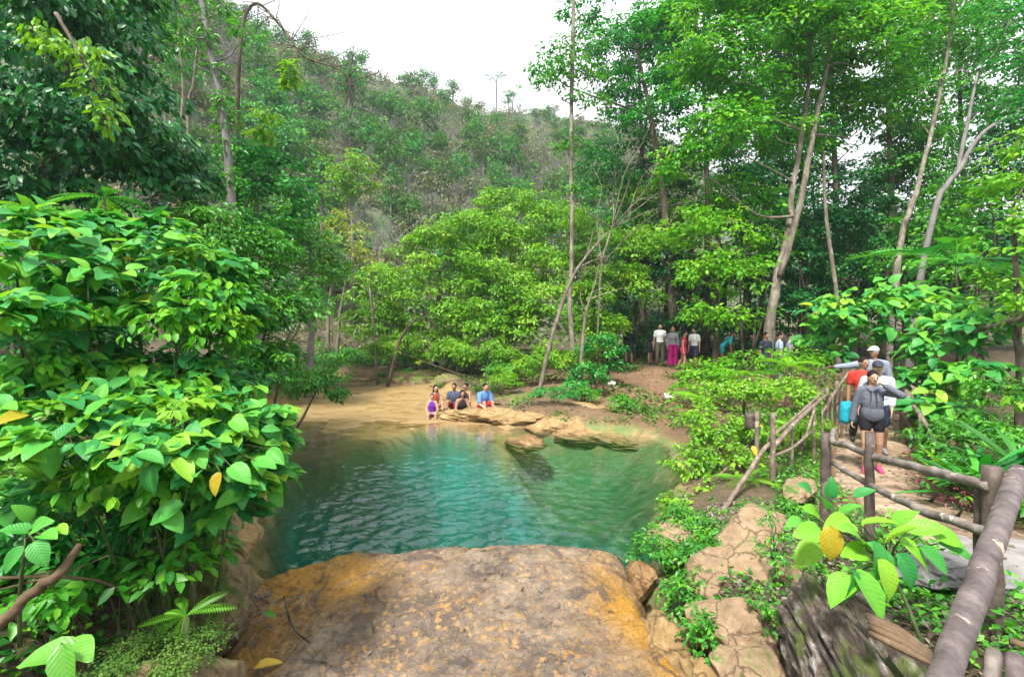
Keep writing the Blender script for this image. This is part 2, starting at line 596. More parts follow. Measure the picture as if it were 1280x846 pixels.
def ground_z(x, y):
    x = np.asarray(x, float)
    y = np.asarray(y, float)
    z = land(x, y)
    z = z + .05 * wob(x, y, 1.3, 1) + .018 * wob(x, y, 5, 2)
    pd, pz = path_near(x, y)
    z = z + (pz - .03 - z) * (1 - sstep(.55, 1.05, pd))
    sw = sd_poly(x, y, WATER) + .12 * wob(x, y, 2.2, 3)
    ss = sd_poly(x, y, SHELF) + .15 * wob(x, y, 1.6, 5)
    dp = sd_poly(x, y, DEEP) + .16 * wob(x, y, 2.0, 4)
    # tan rock shelf: wet, a few centimetres above or below the water
    k = sstep(.5, -.25, ss)
    shelf_z = -.06 + .026 * (y - 10.5) + .05 * wob(x, y, 1.1, 6) + .02 * wob(x, y * 2.2, 3.0, 7)
    right = sstep(-.4, .8, x)
    bed = (-.13 - .03 * wob(x, y, 2, 8)) * (1 - right) + (-.2 - .9 * sstep(-.1, -1.5, sw)) * right
    z = np.where(sw < 0, bed + (0.1 - bed) * sstep(-.25, 0, sw), .1 + (z - .1) * sstep(0, .7, sw))
    z = z + (shelf_z - z) * k * np.where(x < .2, 1, 0)
    z = np.where(dp < 0, z - 2.3 * sstep(.05, 1.3, -dp) - .35 * sstep(0, .22, -dp), z)
    sl = sd_poly(x, y, SLAB)
    z = np.where(sl < .1, np.minimum(z, .1 - 1.2 * sstep(.1, -.35, sl)), np.minimum(z, .1 + 1.1 * np.maximum(sl - .1, 0) + .0 * z) * (sl < .9) + z * (sl >= .9)) if True else z
    # the wooded hill behind
    px = CX + F * x / np.maximum(y, 3.0)
    tr = np.interp(px, RIDGE[:, 0], RIDGE[:, 1])
    y1 = np.interp(px, [-200, 200, 400, 700, 1300], [62, 66, 74, 100, 120])
    y0 = np.interp(px, [-200, 200, 420, 700, 1300], [16, 20, 27, 34, 44])
    top = tr * y1 + EYE
    t = (y - y0) / (y1 - y0)
    hz = np.where(t < 1, top * (np.clip(t, 0, 1) ** 1.12), top - .35 * (y - y1))
    hz = hz + np.clip(t, 0, 1) * 1.6 * wob(x, y, .16, 9) * (t < 1.3)
    z = np.where(y > 3, z + np.maximum(hz, -4) * sstep(0, .06, t), z)
    return z


def gz(x, y):
    return float(ground_z(np.array([x]), np.array([y]))[0])


# ground: rings round the viewpoint, close-set in front
r_ = np.concatenate([[0.02], np.geomspace(.4, 170, 420)])
a_ = np.concatenate([np.linspace(-180, -62, 60, endpoint=False), np.linspace(-62, 62, 520, endpoint=False), np.linspace(62, 180, 60, endpoint=False)])
ar = np.radians(a_)
rr, aa = np.meshgrid(r_, ar, indexing='ij')
gx, gy = rr * np.sin(aa), rr * np.cos(aa)
gzv = ground_z(gx, gy)
na = len(ar)
ii, jj = np.meshgrid(np.arange(len(r_) - 1), np.arange(na), indexing='ij')
jn = (jj + 1) % na
gq = np.stack([ii * na + jj, ii * na + jn, (ii + 1) * na + jn, (ii + 1) * na + jj], -1).reshape(-1, 4)


def vcol(me, name, vals):
    a = me.attributes.new(name, 'FLOAT', 'POINT')
    a.data.foreach_set('value', np.asarray(vals, np.float32).ravel())


def ground_material():
    m, nt, out = new_mat('ground_soil')
    tc = N(nt, 'TexCoord')
    v = tc.outputs['Object']
    n1 = noise(nt, .9, 8, .65, v, .5)
    n2 = noise(nt, 6, 8, .7, v, .3)
    soil = ramp(nt, [(.3, (.08, .045, .025)), (.5, (.19, .11, .06)), (.68, (.3, .19, .11))])
    nt.links.new(mixc(nt, .45, n1.outputs[0], n2.outputs[0]), soil.inputs[0])
    # rock of the shelf and the stream bed
    mp = N(nt, 'Mapping')
    mp.inputs['Scale'].default_value = (1, 2.4, 1)
    nt.links.new(v, mp.inputs[0])
    n3 = noise(nt, .9, 11, .74, mp.outputs[0], 1.6)
    rock = ramp(nt, [(.34, (.07, .042, .015)), (.43, (.24, .15, .05)), (.52, (.36, .25, .115)), (.58, (.3, .2, .09)), (.68, (.48, .385, .25))])
    nt.links.new(n3.outputs[0], rock.inputs[0])
    am = N(nt, 'Attribute', attribute_name='rock')
    c = mixc(nt, am.outputs['Fac'], soil.outputs[0], rock.outputs[0])
    # green algae film
    ag = N(nt, 'Attribute', attribute_name='algae')
    n4 = noise(nt, 2.2, 6, .6, v, .6)
    af = math_(nt, 'MULTIPLY', ag.outputs['Fac'], ramp_out(nt, n4.outputs[0], .3, .6))
    c = mixc(nt, af, c, (.09, .2, .06))
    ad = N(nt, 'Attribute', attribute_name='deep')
    c = mixc(nt, ad.outputs['Fac'], c, (.018, .29, .245))  # teal in the bed colour stands in for light scattered by deep water
    # leaf litter under the woods, moss by noise
    al = N(nt, 'Attribute', attribute_name='wood')
    n5 = noise(nt, .5, 7, .7, v, .2)
    lit = ramp(nt, [(.34, (.02, .018, .01)), (.47, (.06, .048, .026)), (.56, (.12, .09, .05)), (.66, (.2, .155, .095))])
    n9 = noise(nt, 28, 6, .75, v, .3)
    nt.links.new(mixc(nt, .5, mixc(nt, .5, n5.outputs[0], n2.outputs[0]), n9.outputs[0]), lit.inputs[0])
    c = mixc(nt, al.outputs['Fac'], c, lit.outputs[0])
    # hillside: dry grass, grey brush and green scrub
    ah = N(nt, 'Attribute', attribute_name='hill')
    n6 = noise(nt, .16, 9, .72, v, .3)
    hl = ramp(nt, [(.3, (.03, .07, .02)), (.46, (.06, .1, .04)), (.56, (.1, .115, .07)), (.7, (.15, .14, .115))])
    nt.links.new(n6.outputs[0], hl.inputs[0])
    c = mixc(nt, ah.outputs['Fac'], c, hl.outputs[0])
    p = N(nt, 'BsdfPrincipled')
    nt.links.new(c, p.inputs['Base Color'])
    rg = math_(nt, 'SUBTRACT', .88, math_(nt, 'MULTIPLY', am.outputs['Fac'], .5))
    nt.links.new(rg, p.inputs['Roughness'])
    p.inputs['Specular IOR Level'].default_value = .4
    nt.links.new(bump(nt, mixc(nt, .4, mixc(nt, .5, n2.outputs[0], n3.outputs[0]), n9.outputs[0]), .8, .12), p.inputs['Normal'])
    nt.links.new(p.outputs[0], out.inputs[0])
    return m


me = mesh_np('ground', np.stack([gx, gy, gzv], -1).reshape(-1, 3), gq[:, ::-1], mats=[ground_material()])
sw = sd_poly(gx, gy, WATER)
ss = sd_poly(gx, gy, SHELF)
dp = sd_poly(gx, gy, DEEP)
wetk = np.maximum(sstep(.35, -.1, sw), sstep(.4, 0, ss))
vcol(me, 'rock', wetk)
vcol(me, 'deep', sstep(.0, -.5, dp))
vcol(me, 'algae', np.clip(wetk * (sstep(-.2, .9, gx) * .8 + .35 * sstep(13, 10, gy) * sstep(-2, -4.5, gx)), 0, 1))
pxv = CX + F * gx / np.maximum(gy, 3.0)
y0v = np.interp(pxv, [-200, 200, 420, 700, 1300], [16, 20, 27, 34, 44])
hillk = sstep(0, 6, gy - y0v)
vcol(me, 'hill', hillk)
bank = np.exp(-(((gx - 5) / 4.5) ** 2 + ((gy - 16.5) / 6) ** 2) * 1.0)
pdist, _ = path_near(gx, gy)
woodk = np.clip((1 - 1.6 * bank) * (1 - sstep(1.2, .6, pdist)), 0, 1) * (1 - wetk)
vcol(me, 'wood', woodk)
tag(link('ground', me), kind='structure')

# water: a closed body, ripples on top, bed inside it
wx = np.linspace(-6.6, 4.2, 60)
wy = np.linspace(4.0, 15.6, 60)
wx = np.linspace(-7.7, 5.3, 330)
wy = np.linspace(3.9, 15.9, 400)
WX, WY = np.meshgrid(wx, wy, indexing='ij')


def ripples(x, y):
    act = np.maximum(np.exp(-((x + .5) / 2.7) ** 4 - ((y - 7.0) / 2.7) ** 4), .8 * np.exp(-((x - 2.1) / .8) ** 2 - ((y - 8.7) / 1.5) ** 2)) + .12
    rc = np.hypot(x - .25, (y - 5.1) * 1.05) + .16 * wob(x, y, 1.2, 71)
    ring = np.sin(rc * 24 + 1.1 * wob(x, y, 1.7, 72)) * (.6 + .4 * wob(x, y, 1.4, 73))
    h = .004 * ring * np.exp(-rc * .15) + .006 * wob(x, y * 1.3, 6.5, 74) + .0055 * wob(x, y * 1.4, 14, 75) + .003 * wob(x, y * 1.3, 30, 76)
    return act * h * 2.2


WZ = ripples(WX, WY)
WZ[0, :] = WZ[-1, :] = 0
WZ[:, 0] = WZ[:, -1] = 0
n0, n1_ = WX.shape
i, j = np.meshgrid(np.arange(n0 - 1), np.arange(n1_ - 1), indexing='ij')
Q = np.stack([i * n1_ + j, (i + 1) * n1_ + j, (i + 1) * n1_ + j + 1, i * n1_ + j + 1], -1).reshape(-1, 4)
V = np.stack([WX, WY, WZ], -1).reshape(-1, 3)
ring_ = [i * n1_ for i in range(n0)] + [(n0 - 1) * n1_ + j for j in range(1, n1_)] + [i * n1_ + n1_ - 1 for i in range(n0 - 2, -1, -1)] + [j for j in range(n1_ - 2, 0, -1)]
nb_ = len(V)
Vb = V[ring_].copy()
Vb[:, 2] = -4.2
V = np.concatenate([V, Vb, [[-1.2, 9.9, -4.2]]])
m_ = len(ring_)
Qs = [(ring_[(k + 1) % m_], ring_[k], nb_ + k, nb_ + (k + 1) % m_) for k in range(m_)]
T = [(nb_ + (k + 1) % m_, nb_ + k, nb_ + m_) for k in range(m_)]
me = mesh_np('water', V, np.concatenate([Q, np.array(Qs)]), T)


def water_material():
    m, nt, out = new_mat('pool_water')
    tc = N(nt, 'TexCoord')
    v = tc.outputs['Object']
    mp = N(nt, 'Mapping')
    mp.inputs['Scale'].default_value = (1.0, 1.7, 1)
    nt.links.new(v, mp.inputs[0])
    n1 = noise(nt, 2.6, 3, .55, mp.outputs[0], .8)
    n2 = noise(nt, 7.5, 3, .55, mp.outputs[0], .6)
    # calm at the shore, livelier below the fall
    sp = N(nt, 'SeparateXYZ')
    nt.links.new(v, sp.inputs[0])
    dx = math_(nt, 'POWER', math_(nt, 'DIVIDE', math_(nt, 'ADD', sp.outputs[0], .6), 2.9), 2)
    dy = math_(nt, 'POWER', math_(nt, 'DIVIDE', math_(nt, 'SUBTRACT', sp.outputs[1], 7.2), 2.6), 2)
    dx2 = math_(nt, 'POWER', math_(nt, 'DIVIDE', math_(nt, 'SUBTRACT', sp.outputs[0], 2.1), .8), 2)
    dy2 = math_(nt, 'POWER', math_(nt, 'DIVIDE', math_(nt, 'SUBTRACT', sp.outputs[1], 8.6), 1.5), 2)
    act = math_(nt, 'MAXIMUM', ramp_out(nt, math_(nt, 'ADD', dx, dy), 1.5, .3), ramp_out(nt, math_(nt, 'ADD', dx2, dy2), 1.4, .2))
    h = math_(nt, 'MULTIPLY', math_(nt, 'ADD', n1.outputs[0], math_(nt, 'MULTIPLY', n2.outputs[0], .42)), math_(nt, 'ADD', math_(nt, 'MULTIPLY', act, .85), .15))
    b = bump(nt, h, .5, .06)
    gl = N(nt, 'BsdfGlossy')
    gl.inputs['Roughness'].default_value = .05
    gl.inputs['Color'].default_value = (1, 1, 1, 1)
    tr = N(nt, 'BsdfTransparent')
    fr = N(nt, 'Fresnel')
    fr.inputs['IOR'].default_value = 1.66
    nt.links.new(b, gl.inputs['Normal'])
    nt.links.new(b, fr.inputs['Normal'])
    mx = N(nt, 'MixShader')
    nt.links.new(fr.outputs[0], mx.inputs[0])
    nt.links.new(tr.outputs[0], mx.inputs[1])
    nt.links.new(gl.outputs[0], mx.inputs[2])
    nt.links.new(mx.outputs[0], out.inputs['Surface'])
    va = N(nt, 'VolumeAbsorption')
    va.inputs['Color'].default_value = (.012, .78, .75, 1)
    va.inputs['Density'].default_value = .4
    nt.links.new(va.outputs[0], out.inputs['Volume'])
    return m


me.materials.append(water_material())
tag(link('water', me), kind='structure')

# pale rock ledge the water slides over, in front
sx = np.linspace(-2.9, 1.9, 620)
sy = np.linspace(.5, 5.7, 640)
X, Y = np.meshgrid(sx, sy, indexing='ij')
sd = sd_poly(X, Y, SLAB) + .05 * wob(X, Y, 4, 21) + .02 * wob(X, Y, 12, 22)
ins = np.maximum(-sd, 0)
lip = .32
Z = .24 + .05 * wob(X, Y, 1.5, 23) + .018 * wob(X, Y, 6, 24) + .008 * wob(X, Y, 17, 25) + .06 * np.exp(-((X - .2) ** 2 / 1.5 + (Y - 4.6) ** 2 / 1.0))
q_ = 3.2 * wob(X + .25 * wob(X, Y, 5, 81), Y + .25 * wob(X, Y, 5, 82), 1.5, 83)
Z = Z + .016 * (q_ - np.floor(q_)) * (.4 + .6 * sstep(.6, -.8, X)) - .02 * sstep(.45, .8, wob(X, Y, 13, 84)) - .014 * sstep(.5, .8, wob(X, Y, 27, 85)) + .007 * wob(X, Y, 38, 86)
Z = Z - .16 * np.exp(-((X + 2.0) ** 2 / .12 + (Y - 3.5) ** 2 / .5))          # wet hollow at the left edge
Z = Z - .10 * np.exp(-((X - 1.02) ** 2 / .03 + (Y - 4.55) ** 2 / .12))
Z = Z - .34 * (1 - np.clip(ins / lip, 0, 1)) ** 2.4 - np.where(sd > 0, np.minimum(.9, sd * 6), 0)
Z = Z + .04 * np.exp(-((X - 1.08 - .1 * (4 - Y)) / .07) ** 2) * sstep(2.8, 3.3, Y) * sstep(4.7, 4.3, Y)
keep = (sd < .15)
nx, ny = X.shape
i, j = np.meshgrid(np.arange(nx - 1), np.arange(ny - 1), indexing='ij')
Q = np.stack([i * ny + j, (i + 1) * ny + j, (i + 1) * ny + j + 1, i * ny + j + 1], -1).reshape(-1, 4)
kq = keep.ravel()[Q].all(1)
me = mesh_np('rock_ledge', np.stack([X, Y, Z], -1).reshape(-1, 3), Q[kq], mats=[])


def ledge_material():
    m, nt, out = new_mat('ledge_rock')
    tc = N(nt, 'TexCoord')
    v = tc.outputs['Object']
    n1 = noise(nt, 1.1, 6, .6, v, .9)
    n2 = noise(nt, 5.5, 8, .7, v, .5)
    n3 = noise(nt, 19, 5, .65, v, .3)
    base = ramp(nt, [(.36, (.075, .055, .045)), (.46, (.155, .115, .088)), (.55, (.24, .18, .13)), (.68, (.36, .29, .22))])
    nt.links.new(mixc(nt, .55, n1.outputs[0], n2.outputs[0]), base.inputs[0])
    c = base.outputs[0]
    och = N(nt, 'Attribute', attribute_name='ochre')
    n5 = noise(nt, 3.0, 7, .65, v, .7)
    mott = ramp_out(nt, n3.outputs[0], .52, .62)
    mk = math_(nt, 'MULTIPLY', mott, ramp_out(nt, n5.outputs[0], .44, .6))
    c = mixc(nt, math_(nt, 'MULTIPLY', mk, .85), c, (.40, .2, .025))
    of = math_(nt, 'MULTIPLY', och.outputs['Fac'], ramp_out(nt, n5.outputs[0], .3, .45))
    c = mixc(nt, of, c, mixc(nt, n2.outputs[0], (.24, .115, .016), (.5, .26, .03)))
    ne = noise(nt, 9, 5, .7, v, .2)
    dk = math_(nt, 'MULTIPLY', ramp_out(nt, ne.outputs[0], .57, .66), ramp_out(nt, n1.outputs[0], .42, .6))
    c = mixc(nt, math_(nt, 'MULTIPLY', dk, .75), c, (.05, .04, .04))
    vo = N(nt, 'TexVoronoi')
    vo.inputs['Scale'].default_value = 16
    nt.links.new(mixc(nt, .15, v, n2.outputs[1]), vo.inputs['Vector'])
    fl = math_(nt, 'MULTIPLY', ramp_out(nt, vo.outputs[0], .4, .3), ramp_out(nt, noise(nt, 1.7, 5, .65, v, .6).outputs[0], .44, .58))
    c = mixc(nt, math_(nt, 'MULTIPLY', fl, .7), c, mixc(nt, n3.outputs[0], (.42, .2, .03), (.5, .34, .17)))
    n8 = noise(nt, 2.1, 7, .7, v, 1.5)
    pu = ramp_out(nt, n8.outputs[0], .53, .62)
    c = mixc(nt, math_(nt, 'MULTIPLY', pu, .8), c, (.09, .07, .062))
    wv = N(nt, 'TexWave')
    wv.bands_direction = 'Y'
    wv.inputs['Scale'].default_value = .8
    wv.inputs['Distortion'].default_value = 14
    wv.inputs['Detail'].default_value = 4
    nt.links.new(v, wv.inputs[0])
    ln = math_(nt, 'MULTIPLY', ramp_out(nt, wv.outputs[1], .03, .0), ramp_out(nt, n5.outputs[0], .5, .6))
    c = mixc(nt, math_(nt, 'MULTIPLY', ln, .4), c, (.09, .06, .05))
    n7 = noise(nt, 55, 4, .7, v)
    c = mixc(nt, .85, c, mixc(nt, n7.outputs[0], (.3, .3, .3), (1.6, 1.6, 1.6)), 'MULTIPLY')
    p = N(nt, 'BsdfPrincipled')
    nt.links.new(c, p.inputs['Base Color'])
    wr = ramp(nt, [(.38, (.16,) * 3), (.6, (.6,) * 3)])
    nt.links.new(n5.outputs[0], wr.inputs[0])
    nt.links.new(wr.outputs[0], p.inputs['Roughness'])
    p.inputs['Specular IOR Level'].default_value = .45
    hh = mixc(nt, .5, n2.outputs[0], n3.outputs[0])
    nt.links.new(bump(nt, mixc(nt, .3, hh, n7.outputs[0]), 1.0, .07), p.inputs['Normal'])
    nt.links.new(p.outputs[0], out.inputs[0])
    return m


me.materials.append(ledge_material())
oc = 1.3 * np.exp(-((X + 1.85) ** 2 / .3 + (Y - 4.6) ** 2 / .22)) + (.75 * np.exp(-((X - .92) ** 2 / .06 + (Y - 4.2) ** 2 / .4))) + .8 * np.exp(-((X + 2.0) ** 2 / .1 + (Y - 3.4) ** 2 / .4)) \
    + .55 * np.exp(-((Y - 5.35) / .12) ** 2) + .9 * np.exp(-((X - 1.15) ** 2 / .03 + (Y - 3.6) ** 2 / .5))
vcol(me, 'ochre', np.clip(oc * 1.3, 0, 1))
tag(link('rock_ledge', me), kind='structure')


def path_material():
    return noisemat('path_earth', [(.34, (.12, .08, .05)), (.48, (.26, .18, .12)), (.58, (.34, .25, .175)), (.7, (.42, .33, .25))], 2.3, .9, 9, .6, .05, bscale=14)


def concrete_material():
    return noisemat('path_concrete', [(.3, (.13, .12, .115)), (.5, (.22, .205, .2)), (.7, (.3, .285, .28))], 3.0, .85, 9, .5, .03, bscale=18)


pp, _ = smooth_path(PATH, np.zeros(len(PATH)), 8)
tg = np.gradient(pp, axis=0)
tg[:, 2] = 0
tg /= np.linalg.norm(tg, axis=1)[:, None]
nrm_ = np.stack([tg[:, 1], -tg[:, 0], tg[:, 2]], -1)
wd = np.where(pp[:, 1] < 4.2, .95, .57) + .06 * wob(pp[:, 0], pp[:, 1], 4, 31)
rows = []
for k in np.linspace(-1, 1, 15):
    q = pp + nrm_ * (wd * k)[:, None]
    q[:, 2] = pp[:, 2] - .035 * abs(k) ** 4 + .012 * wob(q[:, 0], q[:, 1], 5, 32) + .01
    rows.append(q)
G = np.stack(rows, 1)
n0, n1_ = G.shape[:2]
i, j = np.meshgrid(np.arange(n0 - 1), np.arange(n1_ - 1), indexing='ij')
Q = np.stack([i * n1_ + j, i * n1_ + j + 1, (i + 1) * n1_ + j + 1, (i + 1) * n1_ + j], -1).reshape(-1, 4)
mi = (G[:-1, :-1, 1].reshape(-1) < 4.4 + .3 * rng.random((n0 - 1) * (n1_ - 1))).astype(int)
me = mesh_np('path', G.reshape(-1, 3), Q[:, ::-1], mats=[path_material(), concrete_material()], mq=mi)
tag(link('path', me), kind='structure')

# ------------------------------------------------------------------ camera, sky, sun
cam = bpy.data.cameras.new('camera')
cam.sensor_width = 36.0
cam.lens = F / 1280 * 36
cam.shift_y = -(423 - HY) / 1280
cam.clip_start = .05
cam.clip_end = 2000
co = bpy.data.objects.new('camera', cam)
COL.objects.link(co)
co.location = (0, 0, EYE)
co.rotation_euler = (R(90), 0, 0)
SC.camera = co

SUN_EL, SUN_AZ = 58.0, 205.0          # azimuth clockwise from +Y: high, behind the camera and a little to the left
w = bpy.data.worlds.new('World')
SC.world = w
w.use_nodes = True
nt = w.node_tree
nt.nodes.clear()
wo = nt.nodes.new('ShaderNodeOutputWorld')
bg = nt.nodes.new('ShaderNodeBackground')
sky = nt.nodes.new('ShaderNodeTexSky')
sky.sky_type = 'NISHITA'
sky.sun_disc = False
sky.sun_elevation = R(SUN_EL)
sky.sun_rotation = R(SUN_AZ)
sky.dust_density = 3.0
tcw = nt.nodes.new('ShaderNodeTexCoord')
nz = noise(nt, 1.6, 5, .55, tcw.outputs['Generated'], .3)
cl = ramp(nt, [(.3, (9.6, 9.9, 10.4)), (.7, (12.0, 12.0, 12.0))])
nt.links.new(nz.outputs[0], cl.inputs[0])
nt.links.new(mixc(nt, .88, sky.outputs[0], cl.outputs[0]), bg.inputs[0])
bg.inputs[1].default_value = .052
nt.links.new(bg.outputs[0], wo.inputs[0])

sl = bpy.data.lights.new('sun', 'SUN')
sl.energy = 3.0
sl.angle = R(9)
sl.color = (1, .96, .88)
so = bpy.data.objects.new('sun', sl)
COL.objects.link(so)
sdv = Vector((math.sin(R(SUN_AZ)) * math.cos(R(SUN_EL)), math.cos(R(SUN_AZ)) * math.cos(R(SUN_EL)), math.sin(R(SUN_EL))))
so.rotation_euler = sdv.to_track_quat('Z', 'Y').to_euler()

SC.view_settings.view_transform = 'Standard'
SC.view_settings.look = 'None'
SC.view_settings.exposure = 1.66
SC.view_settings.gamma = 1
SC.render.engine = 'CYCLES'
cy = SC.cycles
cy.max_bounces = 7
cy.diffuse_bounces = 2
cy.glossy_bounces = 3
cy.transmission_bounces = 6
cy.transparent_max_bounces = 8
cy.volume_bounces = 0
cy.use_denoising = True
cy.use_adaptive_sampling = True
cy.adaptive_threshold = .02
cy.sample_clamp_indirect = 6
# ------------------------------------------------------------------ vegetation
BR, FO, RH = [T_broad(.62, .28, .10, .015, 1), T_broad(.66, .42, .07, .02, 2), T_broad(.56, .18, .13, .015, 3)], T_fold(.55, .18), T_rhomb(.55)
SLIM = T_fold(.36, .25)
YEL = (.4, .3, .02)
M_broad = leafmat('broad_leaf', [(0, (.012, .13, .03)), (.3, (.03, .25, .06)), (.58, (.09, .37, .05)), (.8, (.18, .46, .035)), (.95, (.28, .5, .035)), (.962, YEL)], .46, .3, .32, vein=True)
M_broadlime = leafmat('broad_leaf_lime', [(0, (.05, .2, .03)), (.6, (.12, .36, .04)), (1, (.24, .48, .06))], .4, .5, .35, vein=True)
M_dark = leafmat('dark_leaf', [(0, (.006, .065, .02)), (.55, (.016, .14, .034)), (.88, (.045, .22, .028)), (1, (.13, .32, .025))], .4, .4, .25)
M_mid = leafmat('mid_leaf', [(0, (.014, .12, .012)), (.55, (.05, .25, .016)), (1, (.16, .42, .022))], .42, .5, .3)
M_emer = leafmat('emerald_leaf', [(0, (.008, .12, .018)), (.55, (.022, .24, .03)), (1, (.09, .38, .028))], .42, .5, .3)
M_lime = leafmat('lime_leaf', [(0, (.05, .17, .008)), (.5, (.12, .32, .012)), (.9, (.23, .43, .02)), (.96, (.33, .42, .03)), (1, (.45, .36, .03))], .46, .45, .35)
M_yellow = leafmat('yellow_leaf', [(0, (.13, .2, .03)), (.6, (.26, .34, .04)), (1, (.48, .38, .06))], .5, .4, .35)
M_bright = leafmat('bright_leaf', [(0, (.02, .15, .008)), (.5, (.07, .3, .012)), (1, (.22, .5, .025))], .45, .28, .34)
M_fern = leafmat('fern_leaf', [(0, (.05, .2, .008)), (.6, (.12, .36, .012)), (1, (.26, .48, .025))], .48, .4, .38)
M_moss = leafmat('moss_leaf', [(0, (.03, .08, .015)), (.6, (.07, .16, .025)), (1, (.16, .26, .04))], .7, .2, .2)
M_red = leafmat('purple_leaf', [(0, (.10, .015, .04)), (.6, (.2, .03, .07)), (1, (.08, .16, .05))], .5, .4, .25)
M_hill = leafmat('hill_leaf', [(0, (.02, .11, .025)), (.6, (.06, .2, .035)), (1, (.15, .31, .045))], .6, .25, .25, hue=.05)
M_hilly = leafmat('hill_leaf_dry', [(0, (.07, .14, .03)), (.35, (.13, .18, .06)), (.55, (.15, .155, .115)), (.85, (.21, .205, .165)), (1, (.3, .26, .1))], .6, .3, .25, hue=.05)
M_dryleaf = leafmat('grey_dry_leaf', [(0, (.1, .085, .065)), (.6, (.2, .17, .13)), (1, (.28, .25, .19))], .8, .2, .15)
M_yell1 = leafmat('fallen_yellow', [(0, (.55, .4, .04)), (1, (.72, .5, .06))], .5, .4, .3, vein=True)
B_pale = noisemat('bark_pale', [(.3, (.06, .048, .036)), (.5, (.16, .135, .105)), (.7, (.32, .285, .235))], 5, .9, 7, .6, .03, stretch=(1, 1, .35))
B_brown = noisemat('bark_brown', [(.3, (.03, .023, .016)), (.5, (.085, .066, .048)), (.7, (.19, .155, .12))], 6, .9, 7, .7, .03, stretch=(1, 1, .3))
B_grey = noisemat('bark_grey', [(.3, (.10, .09, .088)), (.6, (.2, .185, .178)), (.75, (.3, .285, .275))], 6, .9, 6, .5, .02, stretch=(1, 1, .3))
B_green = noisemat('green_stem', [(.3, (.025, .04, .012)), (.7, (.07, .1, .03))], 9, .7, 4, .3, .01)


LS, DS = .68, 1.25
ST_G = T_strap(.12, .35)


def plant(name, label, cat, blobs, tpl, leaf, mat, bark=None, trunk=None, stems=4, stem_r=.03, group=None, fol='foliage', stm='stem', base=None, twigs=.4, sides=7, hang=False, **kw):
    """blobs in photo pixels; trunk = [(px, py, depth, radius)...] from the foot up, or several such lists."""
    bl = pb(blobs)
    if tpl is not BR:
        leaf = leaf * LS
    kw['density'] = kw.get('density', 2.2) * DS
    bark = bark or B_brown
    trunks = [] if trunk is None else (trunk if isinstance(trunk[0], list) else [trunk])
    if trunks:
        b = P(*trunks[0][0][:3])
        base = (b[0], b[1], b[2] if hang else min(b[2], gz(b[0], b[1])))
    elif base is None:
        c = np.mean([b[0] for b in bl], axis=0)
        base = (c[0], c[1] + .15, gz(c[0], c[1] + .15))
    base = np.array(base, float)
    root = thing(name, label, cat, base, group)
    fm, cc = foliage(bl, tpl, leaf, [mat], fol, off=base, **kw)
    link(fol, fm, root)
    g = Geo()
    tp, trd = [], []
    for k, t in enumerate(trunks):
        pts = np.array([P(*q[:3]) for q in t])
        rad = np.array([q[3] for q in t], float)
        if k == 0:
            pts[0] = base - np.array([0, 0, .12])
            rad[0] *= 1.25
        sp, sr = smooth_path(pts, rad, 6)
        sp[1:-1] += rng.normal(0, .15, (len(sp) - 2, 3)) * sr[1:-1, None]
        g.tube(sp, sr, sides, rough=.06)
        tp.append(sp)
        trd.append(sr)
    if not trunks:
        for k in range(stems):
            t = bl[k % len(bl)][0]
            f = base + np.array([rng.normal(0, .12), rng.normal(0, .12), -.08])
            m1 = f + (t - f) * .5 + rng.normal(0, .1, 3) * np.linalg.norm(t - f) * .5
            sp, sr = smooth_path([f, m1, t], [stem_r, stem_r * .7, stem_r * .3], 6)
            g.tube(sp, sr, 6)
            tp.append(sp)
            trd.append(sr)
    tp, trd = np.concatenate(tp), np.concatenate(trd)
    if len(cc):
        k = rng.random(len(cc)) < twigs
        tg_ = cc[k]
        if len(tg_) > 70:
            tg_ = tg_[rng.permutation(len(tg_))[:70]]
        if trunks:
            lp, lr = limbs(g, tp, trd, [b[0] for b in bl], rmin=.016)
            tp, trd = np.concatenate([tp[int(len(tp) * .5):], lp]), np.concatenate([trd[int(len(trd) * .5):], lr])
        limbs(g, tp, trd, list(tg_), rmin=.007, sides=4, start=0, rise=.2)
    link(stm, g.build(stm, bark, base), root)
    return root


# ---- trees on the hill: a few kinds, many individuals
def crown_mesh(name, blobs, tpl, leaf, mat, **kw):
    return foliage(blobs, tpl, leaf, [mat], name, **kw)[0]


def bare_mesh(name, h, mat, n=7, spread=.5, depth=3, r0=.07):
    g = Geo()

    def grow(p, d, L, r, lev):
        q = p + d * L * .5 + rng.normal(0, .06 * L, 3)
        e = p + d * L + rng.normal(0, .1 * L, 3)
        g.tube(np.array([p, q, e]), np.array([r, r * .75, r * .45]), 5 if lev < 2 else 3, cap=False)
        if lev >= depth:
            return
        for k in range(n if lev == 0 else 4):
            t = rng.uniform(.4, 1)
            s = p + (e - p) * t
            nd = d + rng.normal(0, spread, 3) + np.array([0, 0, .22])
            nd /= np.linalg.norm(nd)
            grow(s, nd, L * rng.uniform(.45, .72), r * .5, lev + 1)
    grow(np.zeros(3), np.array([.03, .02, 1.0]), h * .45, r0, 0)
    return g.build(name, mat)


